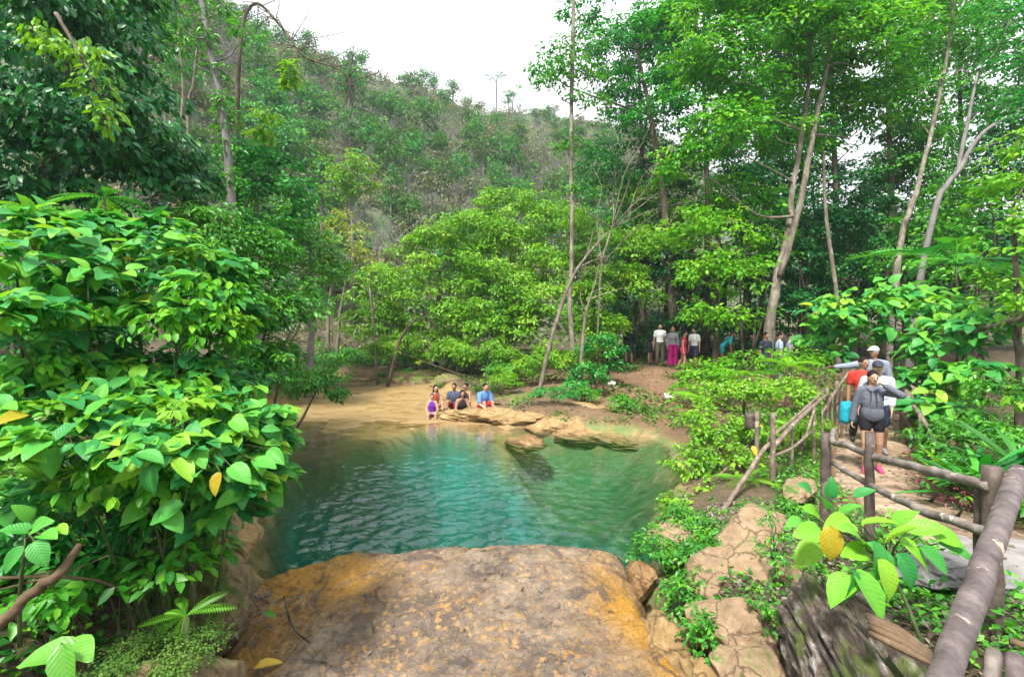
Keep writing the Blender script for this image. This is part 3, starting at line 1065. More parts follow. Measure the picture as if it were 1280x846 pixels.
def tree_kind(kind):
    """Foliage and trunk meshes of one kind of hill tree, foot at the origin."""
    g = Geo()
    if kind == 'round':
        bl = [((0, 0, 3.4), (1.7, 1.7, 1.3)), ((.8, .3, 2.7), (1.2, 1.2, .9)), ((-.9, -.3, 2.9), (1.2, 1.2, .9)), ((.1, -.7, 2.4), (1.1, 1.0, .8))]
        f = foliage(bl, RH, .36, [M_hill], 'crown', density=1.5, clump=.38, up=.6, jit=.5)[0]
    elif kind == 'tall':
        bl = [((0, 0, 4.6), (1.2, 1.2, 1.2)), ((.3, .2, 3.5), (1.3, 1.2, 1.0)), ((-.5, 0, 2.7), (1.2, 1.2, .9))]
        f = foliage(bl, RH, .34, [M_hill], 'crown', density=1.3, clump=.36, up=.6, jit=.5)[0]
    elif kind == 'dry':
        bl = [((0, 0, 2.9), (1.3, 1.3, 1.0)), ((.8, 0, 2.3), (1.0, 1.0, .8)), ((-.7, .3, 2.2), (1.0, 1.0, .8))]
        f = foliage(bl, RH, .3, [M_hilly], 'crown', density=1.0, clump=.34, up=.5, jit=.6)[0]
    else:
        bl = [((0, 0, 1.2), (1.5, 1.4, 1.0)), ((1.0, .2, .9), (1.0, 1.0, .8)), ((-1.0, -.2, .9), (1.1, 1.0, .8))]
        f = foliage(bl, RH, .33, [M_hill], 'crown', density=1.4, clump=.36, up=.6, jit=.5)[0]
    top = max(b[0][2] for b in bl)
    tp, tr_ = smooth_path([(0, 0, -.5), (.08, .03, top * .5), (0, 0, top)], [.12, .09, .04], 4)
    g.tube(tp, tr_, 5)
    limbs(g, tp, tr_, [b[0] for b in bl], .02)
    return f, g.build('trunk', B_grey)


KIND = {k: tree_kind(k) for k in ('round', 'tall', 'dry', 'bush')}
BARE = [bare_mesh('trunk', h, B_grey, n, s) for h, n, s in ((4.6, 8, .55), (3.6, 9, .7), (5.4, 7, .45))]
HL = {'round': ('round green tree in the woods covering the hillside', 'tree', 'green trees on the hillside'),
      'tall': ('slender green tree in the woods covering the hillside', 'tree', 'slender trees on the hillside'),
      'dry': ('yellowing half dry tree in the woods covering the hillside', 'tree', 'yellowing trees on the hillside'),
      'bush': ('low green bush among the trees on the hillside', 'bush', 'bushes on the hillside'),
      'bare': ('leafless grey tree in the woods covering the hillside', 'bare tree', 'leafless trees on the hillside')}
NM = {'round': 'tree', 'tall': 'slender_tree', 'dry': 'dry_tree', 'bush': 'bush', 'bare': 'bare_tree'}


def hill_tree(kind, x, y, s, rz, label=None, group=True):
    z = gz(x, y)
    lab, cat, grp = HL[kind]
    r = thing(NM[kind], label or lab, cat, (x, y, z - .15), grp if group else None, rz)
    r.scale = (s, s, s * rng.uniform(.85, 1.2))
    if kind == 'bare':
        link('trunk', BARE[rng.integers(3)], r)
    else:
        f, t = KIND[kind]
        link('crown', f, r)
        link('trunk', t, r)
    return r


pts = []
tries = 0
while len(pts) < 560 and tries < 20000:
    tries += 1
    px = rng.uniform(120, 800)
    y = 24 + 74 * rng.random() ** .8
    x = (px - CX) / F * y
    y0 = np.interp(px, [-200, 200, 420, 700, 1300], [16, 20, 27, 34, 44])
    y1 = np.interp(px, [-200, 200, 400, 700, 1300], [62, 66, 74, 100, 120])
    if y < y0 + 2 or y > y1 + 1.5:
        continue
    mind = .9 + .015 * y
    if any((x - a) ** 2 + (y - b) ** 2 < mind ** 2 for a, b in pts):
        continue
    pts.append((x, y))
for x, y in pts:
    k = rng.choice(['round', 'tall', 'dry', 'bush', 'bare'], p=[.18, .13, .09, .15, .45])
    fy = (y / np.interp(CX + F * x / y, [-200, 200, 400, 700, 1300], [62, 66, 74, 100, 120]))
    hill_tree(k, x, y, rng.uniform(.75, 1.3) * (.55 + y / 150) * (1 if fy < .8 else .62), rng.uniform(0, 6.28))

# two palms on the ridge line
PF = T_frond(16, .26, .03, .75, 1, .6, .008)


def palm(label, x, y, s, n=15):
    z = gz(x, y)
    r = thing('palm_tree', label, 'palm', (x, y, z), None)
    g = Geo()
    g.tube([(0, 0, -.3), (.1, 0, s * .55), (.05, 0, s)], [.16, .13, .12], 6, res=3)
    link('trunk', g.build('trunk', B_grey), r)
    a = np.arange(n) * 2.4
    el = rng.uniform(-.2, 1.2, n)
    d = np.stack([np.cos(a), np.sin(a), el], -1)
    link('crown', place(PF, np.tile([.05, 0, s], (n, 1)), d, np.tile([0, 0, 1.0], (n, 1)) + .1, rng.uniform(2.0, 2.7, n), rng.random(n) * .5, [M_dark], 'crown'), r)


def ridge_pt(px, y):
    return ((px - CX) / F * y, y)


palm('tall palm standing out against the white sky on the ridge', *ridge_pt(620, 88), 7.5)
palm('smaller palm just right of the tall ridge palm', *ridge_pt(640, 90), 4.2, 11)

# scrub between the hill's trees: too fine to count
n = 95000
px = rng.uniform(60, 900, n)
yy = 22 + 80 * rng.random(n) ** .8
xx = (px - CX) / F * yy
y0 = np.interp(px, [-200, 200, 420, 700, 1300], [16, 20, 27, 34, 44])
y1 = np.interp(px, [-200, 200, 400, 700, 1300], [62, 66, 74, 100, 120])
k = (yy > y0 - 1) & (yy < y1 + 1) & (wob(xx, yy, .35, 41) + rng.normal(0, .35, n) > -.3)
xx, yy = xx[k], yy[k]
zz = ground_z(xx, yy)
pos = np.stack([xx, yy, zz + rng.uniform(-.1, 1.1, len(xx))], -1)
pos = np.repeat(pos, 3, 0) + rng.normal(0, .35, (len(pos) * 3, 3))
n = len(pos)
tagd = place(RH, pos, rng.normal(0, 1, (n, 3)) + [0, 0, .3], rng.normal(0, .5, (n, 3)) + [0, -.3, 1], rng.uniform(.2, .5, n), np.clip(rng.random(n) * .6 + .4 * (wob(pos[:, 0], pos[:, 1], .4, 42) > .1), 0, 1), [M_hilly], 'undergrowth')
tag(link('undergrowth', tagd), 'low scrub and dry grass between the trees on the hillside', 'undergrowth', kind='stuff')

# ---- left bank
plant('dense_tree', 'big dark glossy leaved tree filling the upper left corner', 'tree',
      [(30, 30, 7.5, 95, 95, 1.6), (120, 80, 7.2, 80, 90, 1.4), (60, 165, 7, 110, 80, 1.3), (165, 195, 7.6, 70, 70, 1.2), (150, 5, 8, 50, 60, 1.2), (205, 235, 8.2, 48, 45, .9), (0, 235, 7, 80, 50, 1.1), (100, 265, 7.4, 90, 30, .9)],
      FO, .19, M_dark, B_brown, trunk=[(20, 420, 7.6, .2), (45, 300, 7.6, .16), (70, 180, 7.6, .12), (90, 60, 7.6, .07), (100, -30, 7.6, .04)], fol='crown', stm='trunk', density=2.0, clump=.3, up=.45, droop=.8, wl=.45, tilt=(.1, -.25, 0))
plant('dense_tree', 'mid green tree showing through behind the dark corner tree', 'tree',
      [(20, 60, 12, 90, 90, 1.8), (110, 30, 12, 80, 90, 1.8), (40, 190, 12, 100, 80, 1.8), (140, 150, 12, 70, 80, 1.6), (190, 230, 12, 60, 60, 1.4), (-40, 130, 12, 60, 90, 1.6)],
      FO, .26, M_dark, B_brown, trunk=[(60, 420, 12, .2), (65, 250, 12, .16), (70, 60, 12, .08)], fol='crown', stm='trunk', density=1.5, clump=.3)
plant('hanging_vine', 'pale yellow green leaf spray hanging in front of the dark tree', 'vine',
      [(100, 70, 5.6, 45, 22, .25), (118, 110, 5.6, 26, 30, .2), (132, 155, 5.6, 16, 26, .18), (60, 50, 5.6, 30, 18, .2)], FO, .13, M_lime, B_brown, trunk=[(70, 5, 5.9, .02), (95, 60, 5.7, .015), (120, 110, 5.6, .012), (135, 165, 5.6, .006)], density=1.0, clump=.4, droop=.9, up=.3, hang=True)
plant('leafy_shrub', 'bright green small leaved shrub below the dark corner tree', 'shrub',
      [(265, 300, 8, 60, 45, .9), (310, 340, 8.2, 60, 55, .9), (335, 405, 8.2, 52, 60, .8), (350, 470, 8.4, 48, 48, .7), (285, 400, 7.6, 55, 60, .8), (395, 490, 9.6, 34, 32, .6), (250, 350, 7.4, 60, 50, .9), (310, 480, 7.6, 40, 50, .7)],
      SLIM, .17, M_mid, B_brown, density=2.2, clump=.3, up=.7, wl=.3, stems=6, stem_r=.05)
plant('bushy_tree', 'emerald round crowned tree at the foot of the hill', 'tree',
      [(320, 215, 15, 46, 40, 1.3), (345, 255, 15, 42, 42, 1.2), (295, 255, 15, 36, 45, 1), (325, 290, 14.5, 45, 30, 1)],
      FO, .26, M_emer, B_grey, trunk=[(325, 430, 15, .13), (322, 300, 15, .1), (320, 220, 15, .05)], fol='crown', stm='trunk', density=2.0, clump=.33)
plant('bushy_tree', 'dull green tree right of the emerald crown', 'tree',
      [(385, 320, 17, 46, 55, 1.5), (405, 370, 16.5, 32, 60, 1.2), (372, 395, 14, 45, 50, 1.0), (372, 285, 18, 30, 25, 1)],
      FO, .24, M_mid, B_grey, trunk=[(385, 475, 16.5, .12), (390, 400, 16.8, .1), (388, 310, 17, .05)], fol='crown', stm='trunk', density=1.5, clump=.3)
plant('round_tree', 'small yellow green round tree in front of the grey brush', 'tree',
      [(440, 222, 30, 30, 26, 1.4), (455, 240, 30, 20, 18, 1), (425, 242, 30, 22, 18, 1)],
      RH, .3, M_lime, B_grey, trunk=[(440, 330, 30, .12), (440, 220, 30, .05)], fol='crown', stm='trunk', density=1.8)
plant('dry_tree', 'straw coloured dry tree with paired thin trunks by the pale rocks', 'tree',
      [(430, 290, 22, 30, 26, 1.0), (450, 330, 22, 26, 28, .9), (415, 345, 22, 20, 24, .8)],
      RH, .22, M_yellow, B_pale, trunk=[[(412, 465, 22, .1), (410, 400, 22, .09), (420, 320, 22, .05)], [(420, 465, 22, .09), (424, 400, 22, .08), (440, 310, 22, .04)]], fol='crown', stm='trunk', density=.9)
# thin trunk with epiphytes, upper left
plant('slender_tree', 'tall thin trunk overgrown with air plants at the hill foot', 'tree',
      [(262, 20, 13, 30, 26, .5), (272, 95, 13, 17, 22, .3), (282, 160, 13, 17, 26, .3), (225, 70, 13, 30, 40, .5), (210, 25, 13, 34, 30, .5), (285, 195, 13, 18, 18, .3), (310, 50, 13, 26, 20, .4), (258, 55, 12.8, 12, 22, .2), (278, 130, 12.8, 12, 20, .2), (286, 235, 12.8, 14, 26, .25)],
      SLIM, .24, M_mid, B_grey, trunk=[(290, 400, 13, .13), (286, 215, 13, .11), (272, 110, 13, .09), (255, 20, 13, .075), (246, -50, 13, .06)], fol='crown', stm='trunk', density=1.3, clump=.4)
for (pts_, lab) in (([(232, 330, 16, .06), (225, 200, 16, .05), (229, 110, 16, .045), (222, 40, 16, .03)], 'pale thin bare stem left of the overgrown trunk'),
                    ([(236, 300, 15, .07), (235, 160, 15, .06), (242, 105, 15, .05), (246, 60, 15, .03)], 'whitish thin stem nearest the overgrown trunk')):
    b = P(*pts_[0][:3])
    b[2] = min(b[2], gz(b[0], b[1]))
    r = thing('bare_tree', lab, 'bare tree', b)
    g = Geo()
    q = np.array([P(*t[:3]) for t in pts_])
    q[0] = b
    sp, sr = smooth_path(q, [t[3] for t in pts_], 5)
    g.tube(sp, sr, 6)
    for kk in range(5):
        i0 = int(len(sp) * rng.uniform(.5, .95))
        e = sp[i0] + np.array([rng.normal(0, .6), rng.normal(0, .3), rng.uniform(.3, .9)])
        g.tube(np.array([sp[i0], (sp[i0] + e) / 2 + rng.normal(0, .05, 3), e]), [.02, .014, .006], 4, cap=False)
    link('trunk', g.build('trunk', B_pale, b), r)
# dry leaning branch tree with hanging clumps across the sky corner
b = P(300, 420, 16)
b[2] = gz(b[0], b[1])
r = thing('bare_tree', 'dark leafless tree arching over the white sky with leaf tufts', 'bare tree', b)
g = Geo()
main = np.array([b, P(296, 250, 15.5), P(300, 60, 15), P(318, 5, 15), P(350, 32, 15), P(380, 70, 14.8), P(425, 88, 14.6), P(452, 118, 14.5)])
sp, sr = smooth_path(main, [.1, .08, .06, .05, .04, .032, .022, .01], 6)
g.tube(sp, sr, 6, rough=.05)
for kk in range(46):
    i0 = int(len(sp) * rng.uniform(.3, .99))
    L = rng.uniform(.4, 1.5)
    e = sp[i0] + np.array([rng.normal(0, .8), rng.normal(0, .3), rng.normal(.25, .6)]) * L
    m = (sp[i0] + e) / 2 + rng.normal(0, .12, 3)
    g.tube(np.array([sp[i0], m, e]), [.018, .012, .005], 4, cap=False)
    for _ in range(2):
        g.tube(np.array([m, m + rng.normal(0, .3, 3)]), [.008, .003], 3, cap=False)
link('trunk', g.build('trunk', B_brown, b), r)
fm, _ = foliage(pb([(368, 92, 14.6, 11, 14, .3), (335, 150, 14.8, 14, 12, .3), (358, 108, 14.6, 9, 12, .2), (330, 170, 14.8, 10, 8, .2)]), SLIM, .3, [M_lime], 'crown', off=b, density=1.2, clump=.5)
link('crown', fm, r)

# near broad-leaved bush: two tiers of big leaves
KB = dict(up=1.15, droop=.12, jit=.3, wl=.62, tilt=(.12, -.22, 0), svar=.5)
plant('broadleaf_shrub', 'big broad leaved shrub spreading over the upper left bank', 'shrub',
      [(60, 298, 3.6, 95, 26, .5), (150, 308, 3.7, 80, 26, .5), (225, 330, 3.9, 60, 24, .45), (20, 335, 3.1, 75, 26, .4), (110, 350, 3.3, 70, 26, .4), (265, 375, 3.9, 46, 34, .4), (215, 400, 3.6, 52, 34, .35), (5, 395, 2.7, 42, 26, .3), (60, 420, 3.4, 70, 30, .45), (150, 395, 3.8, 60, 36, .5),
       (280, 440, 3.9, 36, 40, .35), (100, 460, 3.5, 60, 30, .4), (200, 470, 3.7, 60, 34, .4), (20, 470, 3.0, 50, 30, .35), (70, 500, 3.4, 60, 26, .3), (250, 490, 3.6, 50, 30, .35), (140, 490, 3.3, 50, 26, .3),
       (120, 278, 4.0, 30, 12, .2), (200, 285, 4.2, 22, 12, .2), (290, 345, 4.2, 18, 14, .2), (40, 275, 3.6, 26, 12, .2), (305, 395, 4.1, 14, 20, .2)],
      BR, .12, M_broad, B_green, base=(-2.9, 3.9, gz(-2.9, 3.9)), stems=8, stem_r=.02, density=1.7, clump=.34, flat=.5, **KB)
plant('broadleaf_shrub', 'broad leaved shrub hanging low beside the green pool', 'shrub',
      [(40, 520, 2.7, 70, 26, .35), (130, 515, 2.9, 70, 24, .35), (220, 520, 3.0, 66, 26, .35), (285, 535, 3.1, 44, 30, .3), (170, 560, 2.6, 60, 22, .3), (250, 575, 2.8, 50, 26, .3), (300, 600, 3.0, 28, 30, .25), (90, 555, 2.5, 60, 24, .3), (322, 570, 3.1, 22, 24, .25), (10, 565, 2.4, 40, 30, .25), (290, 640, 3.1, 24, 30, .2), (330, 530, 3.3, 20, 24, .2), (345, 555, 3.4, 12, 12, .15), (120, 610, 2.8, 60, 22, .25), (210, 620, 2.9, 50, 22, .25), (40, 625, 2.6, 50, 22, .25), (345, 600, 3.3, 12, 14, .15)],
      BR, .106, M_broad, B_green, base=(-2.15, 3.1, gz(-2.15, 3.1)), stems=8, stem_r=.014, density=1.65, clump=.34, flat=.5, **KB)
plant('leafy_shrub', 'tangled small leaved shrub between the two broad leaved tiers', 'shrub',
      [(60, 480, 3.9, 90, 40, .5), (180, 480, 4.1, 80, 40, .5), (270, 490, 4.2, 55, 40, .4), (100, 430, 4.5, 100, 40, .5), (210, 640, 3.4, 60, 50, .35), (260, 660, 3.6, 40, 40, .3), (60, 390, 4.8, 110, 50, .6), (180, 360, 5.0, 100, 50, .6), (100, 620, 3.6, 90, 60, .4), (30, 700, 3.2, 60, 60, .3), (160, 700, 3.3, 60, 40, .3)],
      SLIM, .12, M_dark, B_brown, density=1.6, clump=.3, wl=.3, stems=8, stem_r=.012, twigs=.9, base=(-2.7, 4.0, gz(-2.7, 4.0)))
plant('leafy_shrub', 'light green drooping twigs mixed into the big broad leaved shrub', 'shrub',
      [(250, 375, 3.55, 46, 30, .25), (215, 415, 3.4, 46, 26, .25), (280, 420, 3.6, 26, 30, .2), (150, 480, 3.2, 50, 20, .25), (60, 465, 3.0, 50, 22, .25), (235, 490, 3.4, 40, 20, .2), (30, 400, 2.9, 34, 20, .2), (100, 395, 3.2, 44, 16, .2), (120, 600, 2.6, 50, 24, .2), (215, 600, 2.75, 40, 22, .2)],
      FO, .1, M_bright, B_green, density=.75, clump=.3, stems=8, stem_r=.006, twigs=.6, droop=.8, base=(-2.5, 3.4, gz(-2.5, 3.4)))
plant('leafy_shrub', 'yellowing leaf sprays showing over the lower broad leaved shrub', 'shrub',
      [(225, 505, 2.95, 40, 8, .2), (90, 505, 2.7, 30, 8, .2), (240, 320, 3.8, 20, 8, .15), (300, 405, 3.7, 12, 12, .1), (30, 300, 3.3, 24, 8, .15), (300, 545, 2.95, 14, 10, .1)], FO, .12, M_lime, B_green, density=.9, clump=.34, stems=6, stem_r=.006, base=(-2.3, 3.2, gz(-2.3, 3.2)))
# pinnate fern sprays
def fronds(name, label, cat, items, tpl, mat, group=None, part='frond', rise=.35):
    """items: (px, py, depth, count, length m); a rosette of fronds at each."""
    for i, (px, py, d, n, L) in enumerate(items):
        c = P(px, py, d)
        base = np.array([c[0], c[1], gz(c[0], c[1])])
        c = base if c[2] < base[2] + .05 else c
        lab = label[i] if isinstance(label, (list, tuple)) else label
        r = thing(name, lab, cat, base, group)
        if c[2] > base[2] + .15:
            g = Geo()
            g.tube([base - [0, 0, .05], (base + c) / 2 + rng.normal(0, .05, 3), c], [.03, .024, .02], 6, res=3)
            link('stem', g.build('stem', B_brown, base), r)
        a = np.arange(n) * 2.399 + rng.uniform(0, 6)
        dr = np.stack([np.cos(a), np.sin(a), rng.uniform(rise - .25, rise + .5, n)], -1)
        nr = np.tile([0, 0, 1.0], (n, 1)) + rng.normal(0, .15, (n, 3))
        link(part, place(tpl, np.tile(c, (n, 1)), dr, nr, L * rng.uniform(.7, 1.15, n), rng.random(n), [mat], part, off=base), r)


FRD = T_frond(13, .2, .075, .5, 1, .45)
FERN = T_frond(18, .2, .05, .55, 1, .25)
fronds('tree_fern', ['dark fern tree with long pinnate fronds under the corner tree', 'feathery fern tree behind the broad leaved shrub'], 'tree fern', [(130, 248, 5.8, 11, .6), (40, 262, 5.6, 10, .6)], FRD, M_mid, rise=0)
fronds('fern', ['fern growing from the shady bank behind the near leaves', 'fern hanging beside the left pool edge', 'small fern on the mossy rock at lower left'], 'fern',
       [(150, 470, 4.2, 9, .3), (250, 600, 3.3, 12, .4), (232, 770, 2.7, 10, .2)], FERN, M_fern)


def leafplant(label, base, leaves, mat, size, name='leafy_plant', stem_r=.008, hub=None, yellow=(), category='plant', tpls=None, toward=True):
    """A small plant: each leaf given by its tip pixel and depth, on a stalk from the hub."""
    base = np.asarray(base, float)
    hub = base + [0, 0, .1] if hub is None else np.asarray(hub, float)
    r = thing(name, label, category, base)
    g = Geo()
    if np.linalg.norm(hub - base) > .02:
        g.tube([base - [0, 0, .03], (base + hub) / 2 + rng.normal(0, .02, 3), hub], [stem_r * 1.3, stem_r * 1.1, stem_r], 6, res=3)
    ps, ds, ns, ss_, rn = [], [], [], [], []
    for i, (px, py, d, ang, sz) in enumerate(leaves):
        c = P(px, py, d)
        a = R(ang)
        dd = np.array([math.cos(a), -.45, math.sin(a)])
        dd /= np.linalg.norm(dd)
        s = size * sz
        st = c - dd * s * .5
        g.tube([hub, (hub + st) / 2 + np.array([0, 0, .03]), st], [stem_r * .7, stem_r * .5, stem_r * .4], 5, res=3, cap=False)
        ps.append(st)
        ds.append(dd)
        ns.append(np.array([0, -.5, .9]) + rng.normal(0, .22, 3))
        ss_.append(s)
        rn.append(.985 if i in yellow else rng.uniform(.3, .9))
    link('leaves', place(tpls or BR, np.array(ps), np.array(ds), np.array(ns), np.array(ss_), np.array(rn), [mat], 'leaves', off=base), r)
    link('stem', g.build('stem', B_green, base), r)
    return r


leafplant('seedling with three large lime leaves in the bottom left corner', P(70, 870, 1.75), [(60, 815, 1.7, 170, 1.1), (95, 805, 1.72, 20, 1.0), (80, 835, 1.65, -60, 1.0)], M_broadlime, .16, hub=P(70, 838, 1.72))
leafplant('young plant with pointed leaves by the slanting branch', P(25, 800, 2.3), [(20, 660, 2.2, 150, .9), (45, 655, 2.2, 40, .9), (60, 668, 2.15, 10, .9), (30, 640, 2.25, 100, .8), (48, 690, 2.1, -40, .9), (15, 700, 2.1, -120, .9), (75, 660, 2.2, 5, .7)], M_broad, .14, hub=P(32, 680, 2.2))
if 0: leafplant('drooping plant on the shady slope at lower left', P(140, 830, 2.5), [(55, 770, 2.4, 190, 1), (95, 765, 2.35, -20, 1.2), (165, 760, 2.4, -80, .9), (130, 762, 2.4, -110, .8), (200, 750, 2.6, -70, .9), (225, 745, 2.6, -50, .9), (150, 700, 2.7, -90, .9), (240, 690, 2.8, -90, .8), (185, 690, 2.8, -100, .9)], M_mid, .14, hub=P(140, 735, 2.5))
leafplant('sprig of large leaves overhanging the water at left', P(330, 640, 3.2), [(160, 590, 2.5, 190, 1.2), (185, 600, 2.45, -80, 1.0), (230, 585, 2.5, -30, 1.2), (205, 640, 2.5, 200, 1.2), (216, 648, 2.5, -30, 1.0), (270, 605, 2.55, -95, .85), (300, 590, 2.6, -20, 1.1), (330, 575, 2.8, 10, 1), (345, 570, 2.9, -30, 1)], M_broad, .15, hub=P(250, 560, 2.8), yellow=(5,))
if 0: leafplant('low sprig with a yellow leaf on the pool rim', np.array([-1.95, 3.9, gz(-1.95, 3.9)]), [(278, 715, 3.3, -85, 1.0), (300, 700, 3.3, 20, .7), (315, 715, 3.2, -30, .7), (290, 690, 3.4, 150, .6)], M_broad, .13, yellow=(0,))

plant('leafy_shrub', 'shaded small shrub with pointed leaves above the mossy slab', 'shrub',
      [(150, 735, 2.75, 46, 26, .2), (215, 720, 2.85, 40, 30, .2), (85, 750, 2.6, 40, 26, .2), (250, 690, 3.1, 34, 30, .2), (40, 760, 2.7, 44, 30, .2)], FO, .125, M_mid, B_green, density=.9, clump=.36, stems=5, stem_r=.006, twigs=.3)
plant('leafy_shrub', 'dim tangle of twigs and leaves behind the slanting branch', 'shrub',
      [(60, 640, 3.0, 70, 40, .3), (150, 650, 3.1, 60, 40, .3), (220, 640, 3.2, 50, 36, .3), (30, 700, 3.0, 60, 40, .3), (120, 700, 3.1, 60, 36, .3)], SLIM, .13, M_emer, B_brown, density=1.0, clump=.32, wl=.3, stems=6, stem_r=.007, twigs=.8)
plant('trailing_fern', 'mossy green trailing growth on the rock by the left pool edge', 'fern',
      [(255, 690, 3.5, 30, 40, .2), (270, 740, 3.6, 22, 34, .15), (235, 745, 3.3, 30, 30, .2)], T_frond(9, .2, .07, .6, 1, .3), .16, M_moss, B_green, density=1.3, clump=.4, stems=3, stem_r=.005, twigs=.2)
plant('moss_cushion', 'velvety moss carpet on the slab at the bottom left', 'moss',
      [(200, 830, 2.5, 88, 26, .3), (250, 800, 2.75, 34, 16, .2), (150, 850, 2.35, 60, 24, .25)], RH, .022, M_moss, B_green, density=1.3, clump=.3, stems=2, stem_r=.003, twigs=.1)

# ---- middle: lime thickets behind the pool
TH = dict(density=1.8, clump=.3, up=.7, jit=.4, droop=.4, fol='crown', stm='trunk')
plant('bushy_tree', 'lime green spreading tree behind the bathers', 'tree',
      [(545, 330, 22, 62, 42, 2), (500, 370, 21.5, 60, 42, 1.9), (590, 300, 22.5, 55, 36, 1.9), (560, 385, 21, 70, 40, 1.8), (470, 410, 21, 45, 40, 1.5), (525, 430, 20.5, 50, 36, 1.3), (600, 345, 21.5, 50, 40, 1.7)],
      FO, .24, M_lime, B_brown, trunk=[(548, 478, 21.5, .14), (545, 420, 21.5, .11), (550, 340, 22, .06)], **TH)
plant('bushy_tree', 'fresh green domed tree behind the mossy boulders', 'tree',
      [(640, 310, 23, 70, 44, 2), (680, 350, 22, 52, 44, 1.9), (625, 365, 21, 62, 42, 1.8), (600, 420, 20, 60, 42, 1.5), (660, 410, 20, 56, 42, 1.5), (640, 265, 24, 48, 30, 1.8)],
      FO, .23, M_lime, B_brown, trunk=[(630, 478, 21, .13), (635, 420, 21.5, .11), (640, 330, 22.5, .06)], **TH)
plant('bushy_tree', 'yellow flecked tree behind the straight pale trunk', 'tree',
      [(735, 320, 21, 52, 46, 1.8), (770, 365, 20.5, 50, 46, 1.7), (715, 385, 19.5, 46, 42, 1.4), (745, 420, 19, 42, 36, 1.3), (700, 285, 23, 46, 36, 1.8), (800, 320, 21.5, 50, 42, 1.7)],
      FO, .22, M_lime, B_brown, trunk=[(740, 480, 20, .12), (742, 420, 20.3, .1), (745, 330, 21, .05)], **TH)
plant('leafy_shrub', 'low green thicket along the back shore', 'shrub',
      [(500, 440, 19.5, 42, 26, .9), (610, 445, 18.5, 48, 24, .9), (690, 455, 16.5, 32, 30, .8), (745, 450, 16.5, 34, 28, .8), (560, 445, 19, 40, 22, .8), (650, 470, 16.5, 26, 24, .6)],
      SLIM, .2, M_lime, B_brown, density=1.9, clump=.32, wl=.3)
plant('leafy_shrub', 'dark leaved shrub on the bank below the standing people', 'shrub',
      [(750, 440, 15.5, 28, 26, .6), (735, 470, 14.5, 26, 18, .5), (720, 485, 14, 24, 10, .4), (765, 465, 15.5, 26, 16, .5)],
      FO, .16, M_emer, B_brown, density=2.0, clump=.34)
plant('leafy_shrub', 'green growth crowding over the mossy boulder row', 'shrub',
      [(440, 452, 22.5, 40, 18, .9), (490, 452, 21.5, 40, 16, .8), (540, 450, 20.6, 40, 16, .8), (595, 456, 19.5, 36, 14, .7), (630, 466, 17.5, 24, 12, .5), (405, 455, 22, 30, 26, .9), (440, 468, 20.8, 50, 10, .6), (385, 462, 18.5, 46, 20, .9), (360, 480, 15.5, 30, 20, .7), (500, 470, 20, 40, 8, .5), (415, 478, 18.6, 24, 8, .5)], SLIM, .2, M_mid, B_brown, density=1.7, clump=.3, wl=.3)
plant('grass_tuft', 'grassy fringe along the foot of the mossy boulders', 'grass', [(450, 488, 19.3, 30, 4, .3), (560, 486, 18.0, 24, 4, .3), (610, 490, 16.0, 20, 5, .3)], ST_G, .3, M_moss, B_green, density=2.0, wl=.2, up=.3, droop=-.8, stems=2, stem_r=.006, twigs=0)
# trunks leaning out of the thicket
plant('slender_tree', 'straight pale trunk rising high above the thicket', 'tree',
      [(720, 95, 18, 48, 26, .9), (715, 65, 18, 40, 24, .8), (690, 110, 18, 36, 16, .7), (735, 130, 18, 30, 16, .6), (708, 200, 18, 20, 40, .5), (725, 250, 18, 28, 30, .6)],
      FO, .22, M_mid, B_pale, trunk=[(722, 480, 17, .1), (713, 400, 17.3, .085), (715, 300, 17.6, .075), (714, 200, 18, .07), (716, 60, 18, .075), (717, -40, 18, .05)], fol='crown', stm='trunk', density=.8, clump=.35)
for pts_, lab, bk in (([(672, 482, 14, .07), (690, 420, 14.2, .06), (713, 352, 14.4, .05), (735, 318, 14.6, .04), (760, 290, 14.8, .02)], 'leaning pale trunk rising right from the shore rocks', B_pale),
                      ([(724, 478, 15, .06), (728, 430, 15, .055), (733, 390, 15, .04), (745, 350, 15, .025)], 'short thin pale trunk right of the leaning one', B_pale),
                      ([(484, 462, 18.5, .07), (500, 425, 18.5, .06), (520, 398, 18.5, .035)], 'dark leaning stem at left end of the lime thicket', B_brown),
                      ([(472, 445, 19, .05), (466, 400, 19, .045), (462, 360, 19, .03)], 'thin pale upright stem in front of the lime thicket', B_pale)):
    b = P(*pts_[0][:3])
    b[2] = min(b[2], gz(b[0], b[1])) - .05
    r = thing('bare_tree', lab, 'bare tree', b)
    g = Geo()
    q = np.array([P(*t[:3]) for t in pts_])
    q[0] = b
    sp, sr = smooth_path(q, [t[3] for t in pts_], 5)
    g.tube(sp, sr, 7, rough=.05)
    for kk in range(5):
        i0 = int(len(sp) * rng.uniform(.5, .98))
        e = sp[i0] + np.array([rng.normal(.2, .5), rng.normal(0, .3), rng.uniform(.3, 1.0)])
        g.tube(np.array([sp[i0], (sp[i0] + e) / 2 + rng.normal(0, .05, 3), e]), [.022, .016, .006], 4, cap=False)
    link('trunk', g.build('trunk', bk, b), r)
